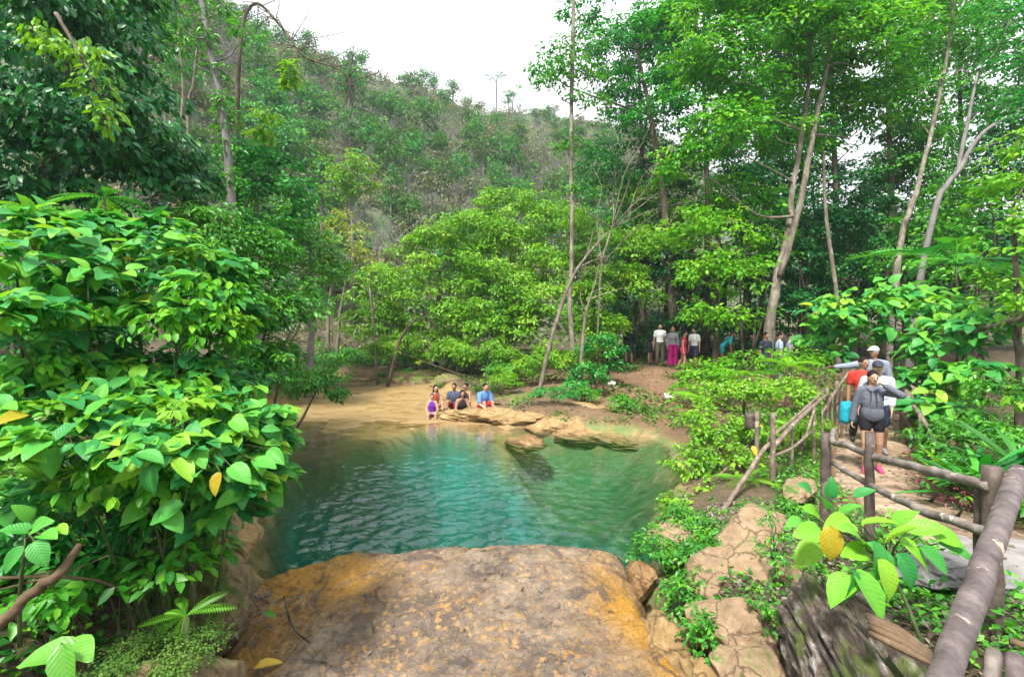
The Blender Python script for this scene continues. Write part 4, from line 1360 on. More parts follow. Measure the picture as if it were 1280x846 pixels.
# pale bare branches fanning out in front of the green wall
b = P(742, 470, 17)
b[2] = gz(b[0], b[1])
r = thing('bare_tree', 'pale leafless branches fanning right in front of the green trees', 'bare tree', b)
g = Geo()
stem = [b, P(748, 400, 17), P(752, 330, 17), P(765, 285, 17)]
g.tube(stem, [.045, .036, .032, .026], 6, res=4)
for tip in [(900, 225), (905, 175), (860, 165), (830, 195), (790, 170), (770, 215), (880, 255), (700, 250), (735, 200), (845, 235), (815, 150)]:
    e = P(tip[0], tip[1], 17 + rng.normal(0, .5))
    s0 = np.array(stem[rng.integers(2, 4)])
    m1 = s0 + (e - s0) * .4 + rng.normal(0, .2, 3) + [0, 0, .15]
    m2 = s0 + (e - s0) * .72 + rng.normal(0, .15, 3) + [0, 0, .12]
    g.tube([s0, m1, m2, e], [.022, .018, .012, .005], 5, res=3, cap=False)
    for _ in range(5):
        t = m1 + (e - m1) * rng.random()
        g.tube([t, t + rng.normal(0, .35, 3) + [.15, 0, .05]], [.01, .003], 3, cap=False)
link('trunk', g.build('trunk', B_pale, b), r)

# ---- right: high canopy and dark wood behind the people
plant('tall_tree', 'layered dark green tree against the sky, top centre', 'tree',
      [(770, 60, 24, 62, 36, 2), (840, 35, 24, 62, 40, 2), (720, 20, 24, 40, 20, 1.4), (800, 110, 24, 55, 26, 1.8), (860, 95, 24, 55, 40, 2), (690, 85, 24, 34, 18, 1.2), (825, 150, 23, 50, 40, 1.8), (770, 150, 25, 26, 14, 1)],
      FO, .27, M_emer, B_brown, trunk=[(845, 440, 24, .22), (835, 300, 24, .18), (820, 180, 24, .14), (800, 80, 24, .08), (790, 20, 24, .04)], fol='crown', stm='trunk', density=1.5, clump=.3, flat=.5)
plant('tall_tree', 'tallest bright leaved tree with a forked grey trunk by the path', 'tree',
      [(900, 100, 16.5, 70, 60, 1.9), (960, 60, 17, 75, 60, 2), (1040, 70, 17, 75, 55, 2), (905, 175, 16, 58, 50, 1.6), (1000, 20, 16.5, 90, 45, 1.9), (1090, 60, 17, 60, 50, 1.8), (860, 215, 16.5, 45, 40, 1.4), (950, 160, 17.5, 55, 45, 1.6), (1050, 140, 18, 55, 36, 1.6), (930, -10, 16.5, 80, 40, 1.8), (1100, 130, 18, 50, 36, 1.5), (1010, 110, 18, 60, 40, 1.6), (880, 40, 17.5, 60, 50, 1.8), (990, 190, 18.5, 60, 36, 1.6), (1060, 20, 17.5, 70, 40, 1.8)],
      FO, .27, M_bright, B_pale, trunk=[[(952, 428, 16, .17), (968, 370, 16.2, .14), (985, 290, 16.5, .11), (992, 230, 16.7, .09), (1008, 130, 17, .07), (1015, 30, 17, .04)], [(975, 345, 16.1, .11), (1000, 255, 16.2, .1), (1020, 150, 16.4, .08), (1040, 50, 16.6, .06), (1050, -40, 16.8, .03)]],
      fol='crown', stm='trunk', density=1.7, clump=.28, tilt=(0, -.2, 0))
plant('tall_tree', 'lacy crowned tree with a thin leaning trunk at upper right', 'tree',
      [(1170, 60, 18, 70, 50, 1.8), (1130, 110, 18.5, 50, 36, 1.5), (1210, 20, 18, 70, 40, 1.7), (1155, 160, 18.5, 36, 26, 1.2), (1240, 70, 18, 40, 40, 1.4), (1170, -5, 18, 60, 40, 1.6)],
      FO, .23, M_mid, B_pale, trunk=[(1108, 360, 15, .1), (1125, 310, 15.5, .09), (1145, 240, 16, .075), (1168, 150, 17, .06), (1185, 60, 18, .05), (1195, -20, 18, .03)], fol='crown', stm='trunk', density=.8, clump=.26)
plant('tall_tree', 'smooth trunk bending right below the lacy crown', 'tree',
      [(1275, 90, 15, 40, 40, 1.2), (1260, 30, 15.5, 50, 40, 1.3), (1230, 130, 16, 26, 20, .8), (1300, 150, 14, 40, 30, 1)],
      FO, .22, M_emer, B_grey, trunk=[[(1128, 350, 15, .095), (1165, 275, 15, .085), (1200, 210, 15, .07), (1230, 165, 15, .055), (1290, 130, 15, .04)], [(1195, 222, 15, .06), (1210, 150, 15.2, .05), (1222, 90, 15.5, .03)]], fol='crown', stm='trunk', density=.7, clump=.3)
plant('leafy_tree', 'light green shrubby tree left of the forked trunk', 'tree',
      [(900, 300, 14.5, 55, 40, 1.1), (880, 350, 14, 46, 40, 1.0), (925, 360, 14, 40, 40, 1.0), (915, 405, 13.8, 46, 24, .9), (875, 395, 14, 34, 22, .8), (865, 290, 15, 30, 30, .9)],
      FO, .22, M_fern, B_brown, trunk=[(895, 440, 14.8, .09), (896, 380, 14.7, .07), (898, 300, 14.6, .04)], fol='crown', stm='trunk', density=1.25, clump=.3)
# wood behind: dense trees, the wood's shade put into mostly dark leaf colours
def wood_tree(px, d, top, w, lab, mat, k=0):
    """Tree of the dark wood: crown from py=top down, w px wide, trunk to the ground."""
    bl = []
    for i in range(5):
        bl.append((px + rng.uniform(-.5, .5) * w, top + 25 + i * 30 + rng.uniform(-10, 10), d + rng.normal(0, .5), w * rng.uniform(.45, .7), 36 * rng.uniform(.8, 1.2), w / F * d * .6))
    return plant('forest_tree', lab, 'tree', bl, FO, .28, mat, B_brown, trunk=[(px, 440, d, .16), (px + 6, 330, d, .13), (px + rng.uniform(-15, 15), top + 60, d, .07)], fol='crown', stm='trunk', density=1.5, clump=.28, group='trees of the dark wood behind the path')


WT = 'dark leafy tree in the shady wood behind the path'
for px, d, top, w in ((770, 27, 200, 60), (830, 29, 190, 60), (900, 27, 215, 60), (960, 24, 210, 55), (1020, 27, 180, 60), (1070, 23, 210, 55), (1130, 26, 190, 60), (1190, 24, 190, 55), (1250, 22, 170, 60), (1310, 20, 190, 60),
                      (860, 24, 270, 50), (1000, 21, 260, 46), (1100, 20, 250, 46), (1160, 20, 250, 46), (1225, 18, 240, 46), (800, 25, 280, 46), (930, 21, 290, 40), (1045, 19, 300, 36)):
    wood_tree(px, d, top, w, WT, (M_dark, M_dark, M_dark, M_emer, M_mid)[rng.integers(5)])  # dark leaf drawn most often, standing in for shade under the canopy
for i, (px, d) in enumerate(((800, 26), (838, 24), (886, 27), (1048, 17))):
    b = P(px, 440, d)
    b[2] = gz(b[0], b[1]) - .1
    r = thing('forest_tree', 'thin shaded trunk standing in the dark wood', 'tree', b, 'thin trunks in the dark wood')
    g = Geo()
    tp = np.array([b, b + [rng.normal(0, .15), 0, 2.5], b + [rng.normal(0, .4), 0, 5.5], b + [rng.normal(0, .6), 0, 8]])
    g.tube(tp, [rng.uniform(.07, .14), .08, .06, .04], 7, res=4, rough=.05)
    link('trunk', g.build('trunk', B_brown if i % 3 else B_pale, b), r)
for px, d, top, w, mt, lab in ((880, 25, -30, 80, M_emer, 'tall leafy tree closing the canopy left of the forked trunk'), (950, 27, 10, 90, M_mid, 'tall leafy tree behind the forked grey trunk'), (1040, 26, 30, 90, M_emer, 'tall leafy tree right of the forked grey trunk'),
                           (1110, 24, 0, 70, M_mid, 'tall leafy tree between the forked and the lacy crown'), (1300, 22, -10, 70, M_emer, 'tall leafy tree cut by the right picture edge'), (800, 31, 30, 80, M_dark, 'tall dim tree behind the layered dark one'), (1200, 28, -30, 80, M_mid, 'tall leafy tree behind the lacy crown')):
    plant('tall_tree', lab, 'tree', [(px + rng.uniform(-.6, .6) * w, top + 20 + i * 28, d + rng.normal(0, .8), w * rng.uniform(.45, .7), 34 * rng.uniform(.8, 1.2), 1.8) for i in range(8)], FO, .3, mt, B_brown,
          trunk=[(px, 440, d, .2), (px + 6, 300, d, .17), (px, 120, d, .1), (px, top + 10, d, .05)], fol='crown', stm='trunk', density=1.6, clump=.26)
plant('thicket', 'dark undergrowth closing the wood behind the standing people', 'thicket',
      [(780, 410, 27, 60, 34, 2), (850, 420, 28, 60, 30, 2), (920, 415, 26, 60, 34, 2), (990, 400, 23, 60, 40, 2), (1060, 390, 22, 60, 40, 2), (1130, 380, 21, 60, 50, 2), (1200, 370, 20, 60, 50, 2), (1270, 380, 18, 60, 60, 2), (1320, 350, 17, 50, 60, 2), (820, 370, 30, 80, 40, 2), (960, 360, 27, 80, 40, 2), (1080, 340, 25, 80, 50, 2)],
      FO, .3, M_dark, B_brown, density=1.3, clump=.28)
for k_, (bl_, lab, mt) in enumerate((([(1000, 330, 18.5, 36, 40, 1.2), (985, 385, 18, 34, 34, 1.1), (1020, 290, 19, 34, 36, 1.2)], 'dim leafy bush just right of the forked trunk', M_dark),  # this one and the next: dark leaf colour in place of understorey shade
                        ([(1065, 300, 18.5, 40, 40, 1.3), (1055, 350, 18, 36, 34, 1.2), (1090, 260, 19, 40, 36, 1.3)], 'leafy understorey tree above the big leaved bush', M_dark),
                        ([(1150, 300, 16.5, 40, 44, 1.3), (1185, 260, 17, 40, 40, 1.3), (1130, 340, 16, 36, 30, 1.1)], 'leafy understorey tree behind the two leaning trunks', M_mid),
                        ([(1220, 310, 14.5, 40, 44, 1.2), (1205, 360, 14, 36, 34, 1.1), (1240, 260, 15, 36, 40, 1.2)], 'leafy understorey tree near the right picture edge', M_mid),
                        ([(840, 290, 25, 44, 44, 1.4), (815, 335, 25, 40, 36, 1.2), (855, 345, 25, 34, 26, 1.1), (800, 260, 26, 40, 40, 1.4)], 'yellow green understorey tree over the standing people', M_lime),
                        ([(940, 270, 18, 40, 40, 1.3), (960, 320, 17.8, 30, 40, 1.1), (910, 245, 18.5, 40, 34, 1.3)], 'leafy understorey tree left of the forked trunk', M_bright))):
    plant('understorey_tree', lab, 'tree', bl_, FO, .25, mt, B_brown, stems=4, stem_r=.05, fol='crown', stm='trunk', density=1.5, clump=.28)
# broad-leaved bush behind the walkers
plant('broadleaf_shrub', 'large leaved bush spreading behind the walkers', 'shrub',
      [(1060, 400, 11.5, 50, 30, .8), (1120, 385, 11.8, 60, 34, .9), (1180, 395, 11, 60, 40, .9), (1100, 440, 11.8, 60, 34, .8), (1165, 450, 10.5, 60, 40, .8), (1220, 420, 10, 45, 40, .8), (1150, 490, 10.2, 42, 34, .7), (1210, 480, 9.2, 46, 36, .7), (1185, 525, 9, 36, 26, .5), (1030, 420, 12.5, 26, 22, .6)],
      BR, .27, M_broad, B_green, stems=9, stem_r=.03, density=1.6, clump=.32, up=.95, droop=.25, jit=.3, wl=.62, tilt=(-.1, -.3, 0), base=(9.5, 11.3, gz(9.5, 11.3)),
      clip=lambda p: ~((p[:, 1] < 11.6) & (path_near(p[:, 0], p[:, 1])[0] < .5) & (p[:, 2] < 2.4)))
plant('leafy_tree', 'pale leaved young tree at the right picture edge', 'tree',
      [(1262, 245, 9.5, 36, 40, .8), (1275, 310, 9, 34, 46, .8), (1250, 370, 9.5, 40, 36, .8), (1285, 190, 9.5, 30, 36, .7), (1280, 400, 8.6, 30, 40, .6)],
      FO, .2, M_fern, B_brown, trunk=[(1275, 520, 9, .07), (1272, 400, 9, .055), (1266, 260, 9.3, .03)], fol='crown', stm='trunk', density=1.1, clump=.3)
fronds('palm_tree', ['young palm with drooping fronds right of the bent trunk'], 'palm', [(1195, 330, 12, 13, 1.9)], T_frond(20, .22, .03, .6, 1, .5, .008), M_emer)
# lime fern mass between pool and bridge
FM = dict(density=1.7, clump=.3, up=.8, jit=.4)
plant('leafy_shrub', 'lime shrub mass spilling toward the pool from the bridge', 'shrub',
      [(930, 500, 9.6, 58, 34, .8), (880, 540, 8.8, 46, 34, .6), (960, 540, 8.8, 50, 30, .6), (870, 585, 8.0, 36, 34, .5), (915, 585, 7.8, 42, 30, .5), (990, 500, 10, 44, 34, .7), (900, 620, 7.2, 40, 22, .4), (1010, 540, 9, 26, 24, .4), (885, 640, 6.5, 34, 16, .35), (930, 640, 6.3, 34, 14, .3), (965, 632, 6.6, 26, 14, .3), (850, 635, 6.9, 26, 16, .3)],
      FO, .12, M_lime, B_brown, **FM)
plant('leafy_shrub', 'fresh green bush on the bank above the pool edge', 'shrub',
      [(880, 478, 12.5, 40, 26, .8), (940, 462, 13, 46, 24, .8), (1000, 460, 12, 40, 26, .8), (860, 500, 11.2, 26, 18, .5)],
      FO, .16, M_fern, B_brown, **FM)
fronds('fern', ['arching fern above the lime shrub mass', 'big fern with yellow green fronds left of the bridge rail', 'fern beside the dirt bank', 'fern below the left bridge rail', 'fern at the top of the slope before the bathers path', 'small fern close to the slanting pole'], 'fern',
       [(930, 470, 10.5, 13, .7), (985, 458, 11.2, 14, .6), (880, 500, 10.2, 12, .7), (1000, 540, 8.2, 13, .55), (905, 470, 12.5, 12, .7), (930, 600, 7.0, 12, .45)], FERN, M_fern)
# strap-leaved plants right of the path
ST = T_strap(.12, .35)
def straps(label, px, py, d, n, L, mat, rise=.9):
    c = P(px, py, d)
    c[2] = gz(c[0], c[1])
    r = thing('strap_leaf_plant', label, 'plant', c)
    a = np.arange(n) * 2.399
    dr = np.stack([np.cos(a), np.sin(a), rng.uniform(rise - .6, rise + .8, n)], -1)
    p0 = np.tile(c, (n, 1)) + np.stack([np.zeros(n), np.zeros(n), rng.uniform(0, .45 * L, n)], -1)
    link('leaves', place(ST, p0, dr, np.tile([0, 0, 1.0], (n, 1)) + rng.normal(0, .1, (n, 3)), L * rng.uniform(.7, 1.1, n), rng.random(n) * .9, [mat], 'leaves', off=c), r)
    g = Geo()
    g.tube([c - [0, 0, .05], c + [0, 0, .5 * L]], [.02, .012], 6)
    link('stem', g.build('stem', B_green, c), r)


straps('tall strap leaved plant at the right edge of the path', 1228, 600, 5.9, 40, .85, M_emer)
straps('strap leaved plant right of the bridge end', 1272, 590, 6.1, 34, .8, M_mid)
straps('yellow green strap leaved plant beside the path', 1188, 590, 6.6, 34, .6, M_fern)
straps('small lime strap leaved tuft by the bridge rail', 1168, 575, 7.4, 18, .42, M_fern)
plant('leafy_shrub', 'low bright green shrub bordering the path on the right', 'shrub',
      [(1180, 580, 6.8, 26, 22, .4), (1225, 610, 5.6, 36, 18, .4), (1265, 620, 5.2, 30, 22, .4), (1150, 555, 8.2, 20, 20, .4), (1270, 560, 6.6, 30, 30, .5), (1215, 545, 7.4, 40, 26, .5), (1260, 500, 8, 40, 40, .6), (1185, 545, 8.0, 26, 20, .4)], FO, .13, M_mid, B_green, **FM)
plant('ground_plant', 'purple leaved low plant along the right path edge', 'plant',
      [(1180, 612, 5.9, 22, 8, .35), (1160, 590, 6.6, 18, 7, .3), (1205, 635, 5.2, 18, 8, .3), (1140, 570, 7.3, 10, 5, .25)], FO, .05, M_red, B_green, density=.6, clump=.4)
# foreground plant with big leaves before the railing
leafplant('low bush of big leaves in front of the rustic railing', P(1150, 790, 2.6),
          [(1015, 665, 2.7, 160, 1.1), (1075, 665, 2.6, 120, 1.1), (1125, 665, 2.6, 60, 1.0), (1100, 705, 2.45, -90, 1.1), (1140, 715, 2.5, -60, 1.0), (1200, 690, 2.7, -20, 1.0), (1020, 640, 3.0, 130, 1.0), (1000, 650, 3.0, 150, .9), (1030, 625, 3.0, 120, .85), (1060, 635, 3.0, 60, .8), (1010, 690, 2.8, 200, 1.0), (1050, 655, 2.8, 170, 1.2), (1100, 650, 2.8, 30, 1.0), (1040, 680, 2.6, -100, .9), (1070, 690, 2.6, 170, 1.0), (1110, 695, 2.55, -20, 1.1),
           (1150, 690, 2.6, -30, 1.0), (1160, 660, 2.7, 20, 1.0), (1185, 670, 2.7, -10, 1.0), (1050, 730, 2.4, 195, 1.0), (1090, 745, 2.35, -60, 1.3), (1112, 725, 2.4, -75, 1.0), (1070, 735, 2.35, -100, .8), (1170, 700, 2.6, -45, .9), (1130, 645, 2.9, 60, .8), (1040, 612, 3.2, 90, .7), (1080, 615, 3.2, 40, .7), (1010, 610, 3.3, 130, .8)],
          M_broad, .2, name='broadleaf_shrub', category='shrub', stem_r=.009, hub=P(1110, 710, 2.8), yellow=(13,))
# gully plants between ledge and stepping rocks
plant('creeping_plant', 'dark leafy creeper filling the gap beside the wet ledge', 'creeper',
      [(815, 690, 4.9, 24, 30, .3), (850, 655, 5.6, 34, 22, .35), (870, 700, 4.6, 40, 34, .35), (858, 745, 4.0, 32, 26, .25), (878, 800, 3.4, 22, 34, .2), (895, 665, 5.1, 26, 16, .3)],
      FO, .06, M_mid, B_green, density=1.6, clump=.3, twigs=.2)
plant('creeping_plant', 'small leaved creeper between the stepping rocks and the rotten log', 'creeper',
      [(968, 690, 3.9, 14, 50, .2), (955, 775, 3.3, 14, 40, .15), (985, 640, 5.0, 24, 14, .3), (940, 640, 5.4, 24, 10, .3)],
      FO, .055, M_mid, B_green, density=1.4, clump=.34, twigs=.2)
# tufts on the earthen bank
for i, (px, py, d, rx, ry, lab, mt) in enumerate(((690, 492, 13.0, 26, 9, 'flat green tuft on the shore rocks below the leaning trunk', M_emer), (775, 505, 13.0, 24, 13, 'round green tuft in the middle of the dirt bank', M_mid), (815, 525, 12.2, 26, 14, 'dull green tuft above the pool corner', M_moss),
                                                 (730, 492, 13.6, 18, 8, 'small tuft beside the flat green one', M_mid), (625, 478, 15.5, 26, 12, 'bright tuft behind the man on the rock', M_lime), (705, 520, 12.4, 16, 6, 'low mossy tuft between the tan boulders', M_moss))):
    plant('grass_tuft', lab, 'plant', [(px, py, d, rx, ry, .35), (px + rx * .6, py + 3, d, rx * .6, ry * .7, .3)], SLIM, .11, mt, B_green, density=1.8, wl=.3, stems=3, stem_r=.008, twigs=.2)

# ground cover: small leaves, moss and litter over the banks
def scatter(n, xr, yr, keep, size, mat, name, label, cat, h=.06, tpl=RH, upn=1.0):
    x = rng.uniform(*xr, n)
    y = rng.uniform(*yr, n)
    k = keep(x, y)
    x, y = x[k], y[k]
    z = ground_z(x, y) + rng.random(len(x)) ** 2 * h
    n = len(x)
    me = place(tpl, np.stack([x, y, z], -1), rng.normal(0, 1, (n, 3)) * [1, 1, .35] + [0, 0, .15], rng.normal(0, .45, (n, 3)) + [0, 0, upn], size * rng.uniform(.5, 1.3, n), rng.random(n), [mat], name)
    tag(link(name, me), label, cat, kind='stuff')


def off_water(x, y, m=.25):
    return (sd_poly(x, y, WATER) > m) & (sd_poly(x, y, SHELF) > m) & (sd_poly(x, y, SLAB) > .12) & (path_near(x, y)[0] > .7)


scatter(60000, (-7, 0), (1.2, 12), lambda x, y: off_water(x, y) & (x < -1.6), .075, M_mid, 'ground_cover', 'small leafy ground cover on the left bank', 'ground cover', .22)
scatter(90000, (1.3, 11), (1.2, 12), lambda x, y: off_water(x, y, .1) & (wob(x, y, 2.6, 51) > -.5) & (np.abs(x - 1.7 - .3 * (y - 3)) > .3 + .5 * (y > 5.4)), .06, M_mid, 'ground_cover', 'small leafy ground cover between the pool and the path', 'ground cover', .16)
scatter(40000, (-9, 14), (11, 27), lambda x, y: off_water(x, y, .5) & (wob(x, y, 1.1, 52) + .5 * (np.abs(x - 5) > 4.5) + .4 * (y > 22.5) > .25), .13, M_moss, 'grass', 'patchy grass and moss on the far bank', 'grass', .14)
scatter(9000, (-9, 14), (10, 26), lambda x, y: off_water(x, y, .2), .09, M_dryleaf, 'leaf_litter', 'dry fallen leaves on the far bank', 'leaf litter', .02)

# tiny white flowers over the lime shrubs by the pool
pp_ = np.concatenate([P(rng.uniform(*a), rng.uniform(*b), rng.uniform(*c))[None] for a, b, c in ([((835, 930), (505, 640), (7.2, 8.6))] * 70 + [((880, 1010), (470, 540), (9.2, 10.0))] * 45)])
for nm in ('lime shrub mass spilling toward the pool from the bridge',):
    ro = [o for o in COL.objects if o.get('label') == nm][0]
    bo = np.array(ro.location)
    fo = [c for c in ro.children if c.name.startswith('foliage')][0]
    cov = np.zeros(len(fo.data.vertices) * 3, np.float32)
    fo.data.vertices.foreach_get('co', cov)
    cov = cov.reshape(-1, 3)
    pick = cov[rng.integers(0, len(cov), 260)] + rng.normal(0, .03, (260, 3)) + [0, -.03, .03]
    M_fl = leafmat('white_petal', [(0, (.55, .5, .5)), (1, (.8, .78, .78))], .5, .3, .3)
    link('flowers', place(RH, np.repeat(pick, 3, 0), rng.normal(0, 1, (780, 3)), rng.normal(0, .4, (780, 3)) + [0, -.6, .8], np.full(780, .022), rng.random(780), [M_fl], 'flowers'), ro)['kind'] = 'stuff'

scatter(14000, (1.3, 4.2), (1.0, 6.2), lambda x, y: off_water(x, y, .1), .05, M_dryleaf, 'leaf_litter', 'dry leaves and twigs on the bank by the railing', 'leaf litter', .015)
scatter(9000, (1.2, 3.4), (1.2, 6.0), lambda x, y: off_water(x, y, .1) & (wob(x, y, 4, 55) > .1), .05, M_mid, 'ground_cover', 'sparse seedlings between the step rocks', 'ground cover', .07)

n = 1500
t_ = rng.integers(0, len(pp), n)
x = pp[t_, 0] + rng.normal(0, .4, n)
y = pp[t_, 1] + rng.normal(0, .4, n)
pd_, pz_ = path_near(x, y)
k = (pd_ < .62) & (rng.random(n) < .25 + pd_)
x, y, z = x[k], y[k], pz_[k] + .016
n = len(x)
me = place(RH, np.stack([x, y, z], -1), rng.normal(0, 1, (n, 3)) * [1, 1, .08], rng.normal(0, .2, (n, 3)) + [0, 0, 1], rng.uniform(.03, .1, n), rng.random(n), [M_dryleaf], 'leaf_litter')
tag(link('leaf_litter', me), 'dry leaves strewn over the footpath', 'leaf litter', kind='stuff')
# ------------------------------------------------------------------ rocks, logs, railings
def rockmat(name, cols, moss=0.0, mosscol=(.07, .13, .02), rough=.8):
    m, nt, out = new_mat(name)
    tc = N(nt, 'TexCoord')
    v = tc.outputs['Object']
    n1 = noise(nt, 2.2, 8, .68, v, .6)
    n2 = noise(nt, 9, 8, .72, v, .3)
    r = ramp(nt, cols)
    nt.links.new(mixc(nt, .5, n1.outputs[0], n2.outputs[0]), r.inputs[0])
    c = r.outputs[0]
    # cracks
    vo = N(nt, 'TexVoronoi')
    vo.feature = 'DISTANCE_TO_EDGE'
    vo.inputs['Scale'].default_value = 3.4
    nt.links.new(mixc(nt, .12, v, n2.outputs[1]), vo.inputs['Vector'])
    ck = ramp_out(nt, vo.outputs[0], .022, .0)
    c = mixc(nt, math_(nt, 'MULTIPLY', ck, .22), c, (.08, .055, .035))
    if moss:
        g = N(nt, 'NewGeometry')
        s = N(nt, 'SeparateXYZ')
        nt.links.new(g.outputs['Normal'], s.inputs[0])
        k = math_(nt, 'ADD', math_(nt, 'MULTIPLY', s.outputs[2], .35), n1.outputs[0])
        f = ramp_out(nt, k, 1.0 - moss, 1.12 - moss)
        c = mixc(nt, f, c, mixc(nt, n2.outputs[0], [q * .5 for q in mosscol], [q * 1.7 for q in mosscol]))
    p = N(nt, 'BsdfPrincipled')
    nt.links.new(c, p.inputs['Base Color'])
    p.inputs['Roughness'].default_value = rough
    p.inputs['Specular IOR Level'].default_value = .35
    nt.links.new(bump(nt, mixc(nt, .4, n2.outputs[0], ck, 'SUBTRACT'), .8, .05), p.inputs['Normal'])
    nt.links.new(p.outputs[0], out.inputs[0])
    return m


R_tan = rockmat('tan_rock', [(.3, (.10, .062, .025)), (.48, (.27, .175, .075)), (.62, (.4, .28, .135)), (.75, (.5, .39, .25))])
R_pink = rockmat('step_rock', [(.3, (.13, .085, .05)), (.48, (.27, .185, .11)), (.62, (.37, .27, .17)), (.75, (.46, .36, .26))], .2)
R_moss = rockmat('mossy_rock', [(.3, (.05, .038, .02)), (.48, (.16, .115, .06)), (.62, (.3, .22, .13)), (.74, (.42, .32, .2))], .27, (.09, .13, .02))
R_grey = rockmat('grey_rock', [(.3, (.08, .075, .075)), (.5, (.17, .165, .165)), (.7, (.28, .27, .27))], .1)
R_wet = rockmat('wet_rock', [(.3, (.10, .055, .02)), (.5, (.24, .14, .06)), (.7, (.42, .3, .17))], 0, rough=.35)


def boulder(label, c, r, mat, seed, rotz=0, name='boulder', group=None, flat=.75, sub=5, amp=.2):
    bm = bmesh.new()
    bmesh.ops.create_icosphere(bm, subdivisions=sub, radius=1)
    co_ = np.array([v.co[:] for v in bm.verts])
    rg = np.random.default_rng(seed)
    # cut by planes for facets, then roughen
    for k in range(11):
        nrm = rg.normal(size=3)
        nrm /= np.linalg.norm(nrm)
        dd = co_ @ nrm - rg.uniform(.55, .85)
        co_ = co_ - np.maximum(dd, 0)[:, None] * nrm * .88
    w1 = wob(co_[:, 0] * 1 + co_[:, 2] * .7, co_[:, 1] - co_[:, 2] * .6, 2.6, seed)
    w2 = wob(co_[:, 0] + co_[:, 2] * .9, co_[:, 1] + co_[:, 2] * .8, 7.5, seed + 1)
    w3 = wob(co_[:, 0] - co_[:, 2] * .9, co_[:, 1] + co_[:, 2] * .8, 19, seed + 2)
    co_ = co_ * (1 + amp * w1 * .6 + amp * .32 * w2 + amp * .12 * w3)[:, None]
    co_[:, 2] = np.where(co_[:, 2] > 0, co_[:, 2] * flat, co_[:, 2])
    co_ = co_ * np.asarray(r)
    for v, q in zip(bm.verts, co_):
        v.co = q
    me = bpy.data.meshes.new(name)
    bm.to_mesh(me)
    bm.free()
    me.polygons.foreach_set('use_smooth', np.ones(len(me.polygons), bool))
    me.materials.append(mat)
    o = link(name, me, loc=tuple(float(q) for q in c), rot=(0, 0, rotz))
    return tag(o, label, 'rock', group)


def bpx(label, px, py, d, wx, hy, dm, mat, seed, **kw):
    """Boulder centred on a pixel: half width and half height in pixels, half depth in metres."""
    return boulder(label, P(px, py, d) - np.array([0, 0, hy / F * d * (.35 if mat is not R_pink else .1)]), (wx / F * d, dm, hy / F * d * 1.25), mat, seed, **kw)


bpx('long mossy boulder at the back of the stream shelf, left end', 455, 480, 20.4, 40, 20, .9, R_moss, 1)
bpx('mossy boulder with a tan top behind the bathers', 520, 473, 19.6, 46, 24, .9, R_moss, 2)
bpx('round mossy boulder between the bathers and the lime thicket', 575, 476, 18.6, 34, 22, .8, R_moss, 3)
bpx('small mossy stone at the right end of the boulder row', 612, 482, 16.9, 24, 16, .6, R_moss, 4)
bpx('low tan flat rock carrying the seated group', 604, 516, 13.3, 56, 13, .8, R_tan, 5)
bpx('tan flat rock beside the seated group on its right', 650, 516, 12.9, 44, 11, .8, R_tan, 6)
bpx('pale tan boulder with a grey face on the far shore', 686, 526, 12.5, 44, 16, .8, R_tan, 7)
bpx('tan boulder touching the grey faced one', 718, 526, 12.4, 18, 14, .5, R_tan, 8)
bpx('long pale flat rock at the right end of the far shore', 782, 541, 11.9, 54, 15, .9, R_tan, 9)
bpx('wet brown stone sticking out of the pool', 656, 552, 10.9, 28, 11, .5, R_wet, 10)
bpx('brown stone on the dirt bank behind the tan boulders', 745, 515, 13.2, 22, 10, .4, R_tan, 11)
bpx('low tan rock between the grey faced boulder and the long pale rock', 735, 532, 12.2, 50, 11, .9, R_tan, 33)
bpx('wide flat tan ledge rock behind the grey faced boulder', 705, 510, 13.3, 70, 11, .8, R_tan, 34)
bpx('wide mossy ledge rock to the right of the blue towel man', 655, 497, 14.6, 60, 12, .8, R_moss, 35)
bpx('low tan ledge rock joining the bank above the pool corner', 825, 532, 12.0, 34, 10, .6, R_tan, 36)
bpx('tan rock step under the dirt slope', 700, 505, 13.8, 60, 9, .6, R_tan, 12)
bpx('grey pale rock at the foot of the hill, left of the stream', 465, 448, 25, 26, 14, 1.0, R_grey, 13)
bpx('grey rock heap beside the paired thin trunks', 435, 455, 24, 22, 12, .9, R_grey, 14)
bpx('mossy rock overhung by the sprig at the left pool edge', 275, 715, 3.9, 40, 60, .4, R_moss, 15)
bpx('mossy slab in the shade at the bottom left', 200, 860, 2.45, 95, 85, .55, R_moss, 16, flat=.7)
bpx('reddish rock lip at the left rim of the pool', 300, 672, 4.6, 24, 22, .3, R_tan, 17)
# stepping rocks by the railing
bpx('broad cracked rock, highest of the steps by the railing', 945, 668, 4.9, 64, 42, .45, R_pink, 21, amp=.16)
bpx('largest step rock in the middle of the rock steps', 938, 728, 4.1, 74, 54, .45, R_pink, 22, amp=.16)
bpx('lower step rock with rounded front', 926, 785, 3.5, 64, 46, .36, R_pink, 23, amp=.16)
bpx('lowest step rock at the bottom picture edge', 940, 842, 3.05, 44, 36, .28, R_pink, 24, amp=.16)
bpx('tan rock on the pool rim at the foot of the slanting pole', 850, 668, 5.5, 34, 20, .3, R_pink, 25)
bpx('sloping rock between the wet ledge and the creeper', 842, 795, 3.75, 36, 40, .35, R_tan, 26)
bpx('rough rock below the creeper at the bottom edge', 885, 850, 3.2, 40, 36, .3, R_tan, 27)
bpx('small rock in the creeper left of the steps', 880, 725, 4.5, 22, 20, .25, R_pink, 28)
bpx('dark rock on the corner of the wet ledge', 800, 712, 4.75, 20, 26, .22, R_wet, 29)
boulder('long tan stone slab lying below the bridge rail', P(1000, 612, 6.1), (.62, .2, .16), R_pink, 30, rotz=.95)
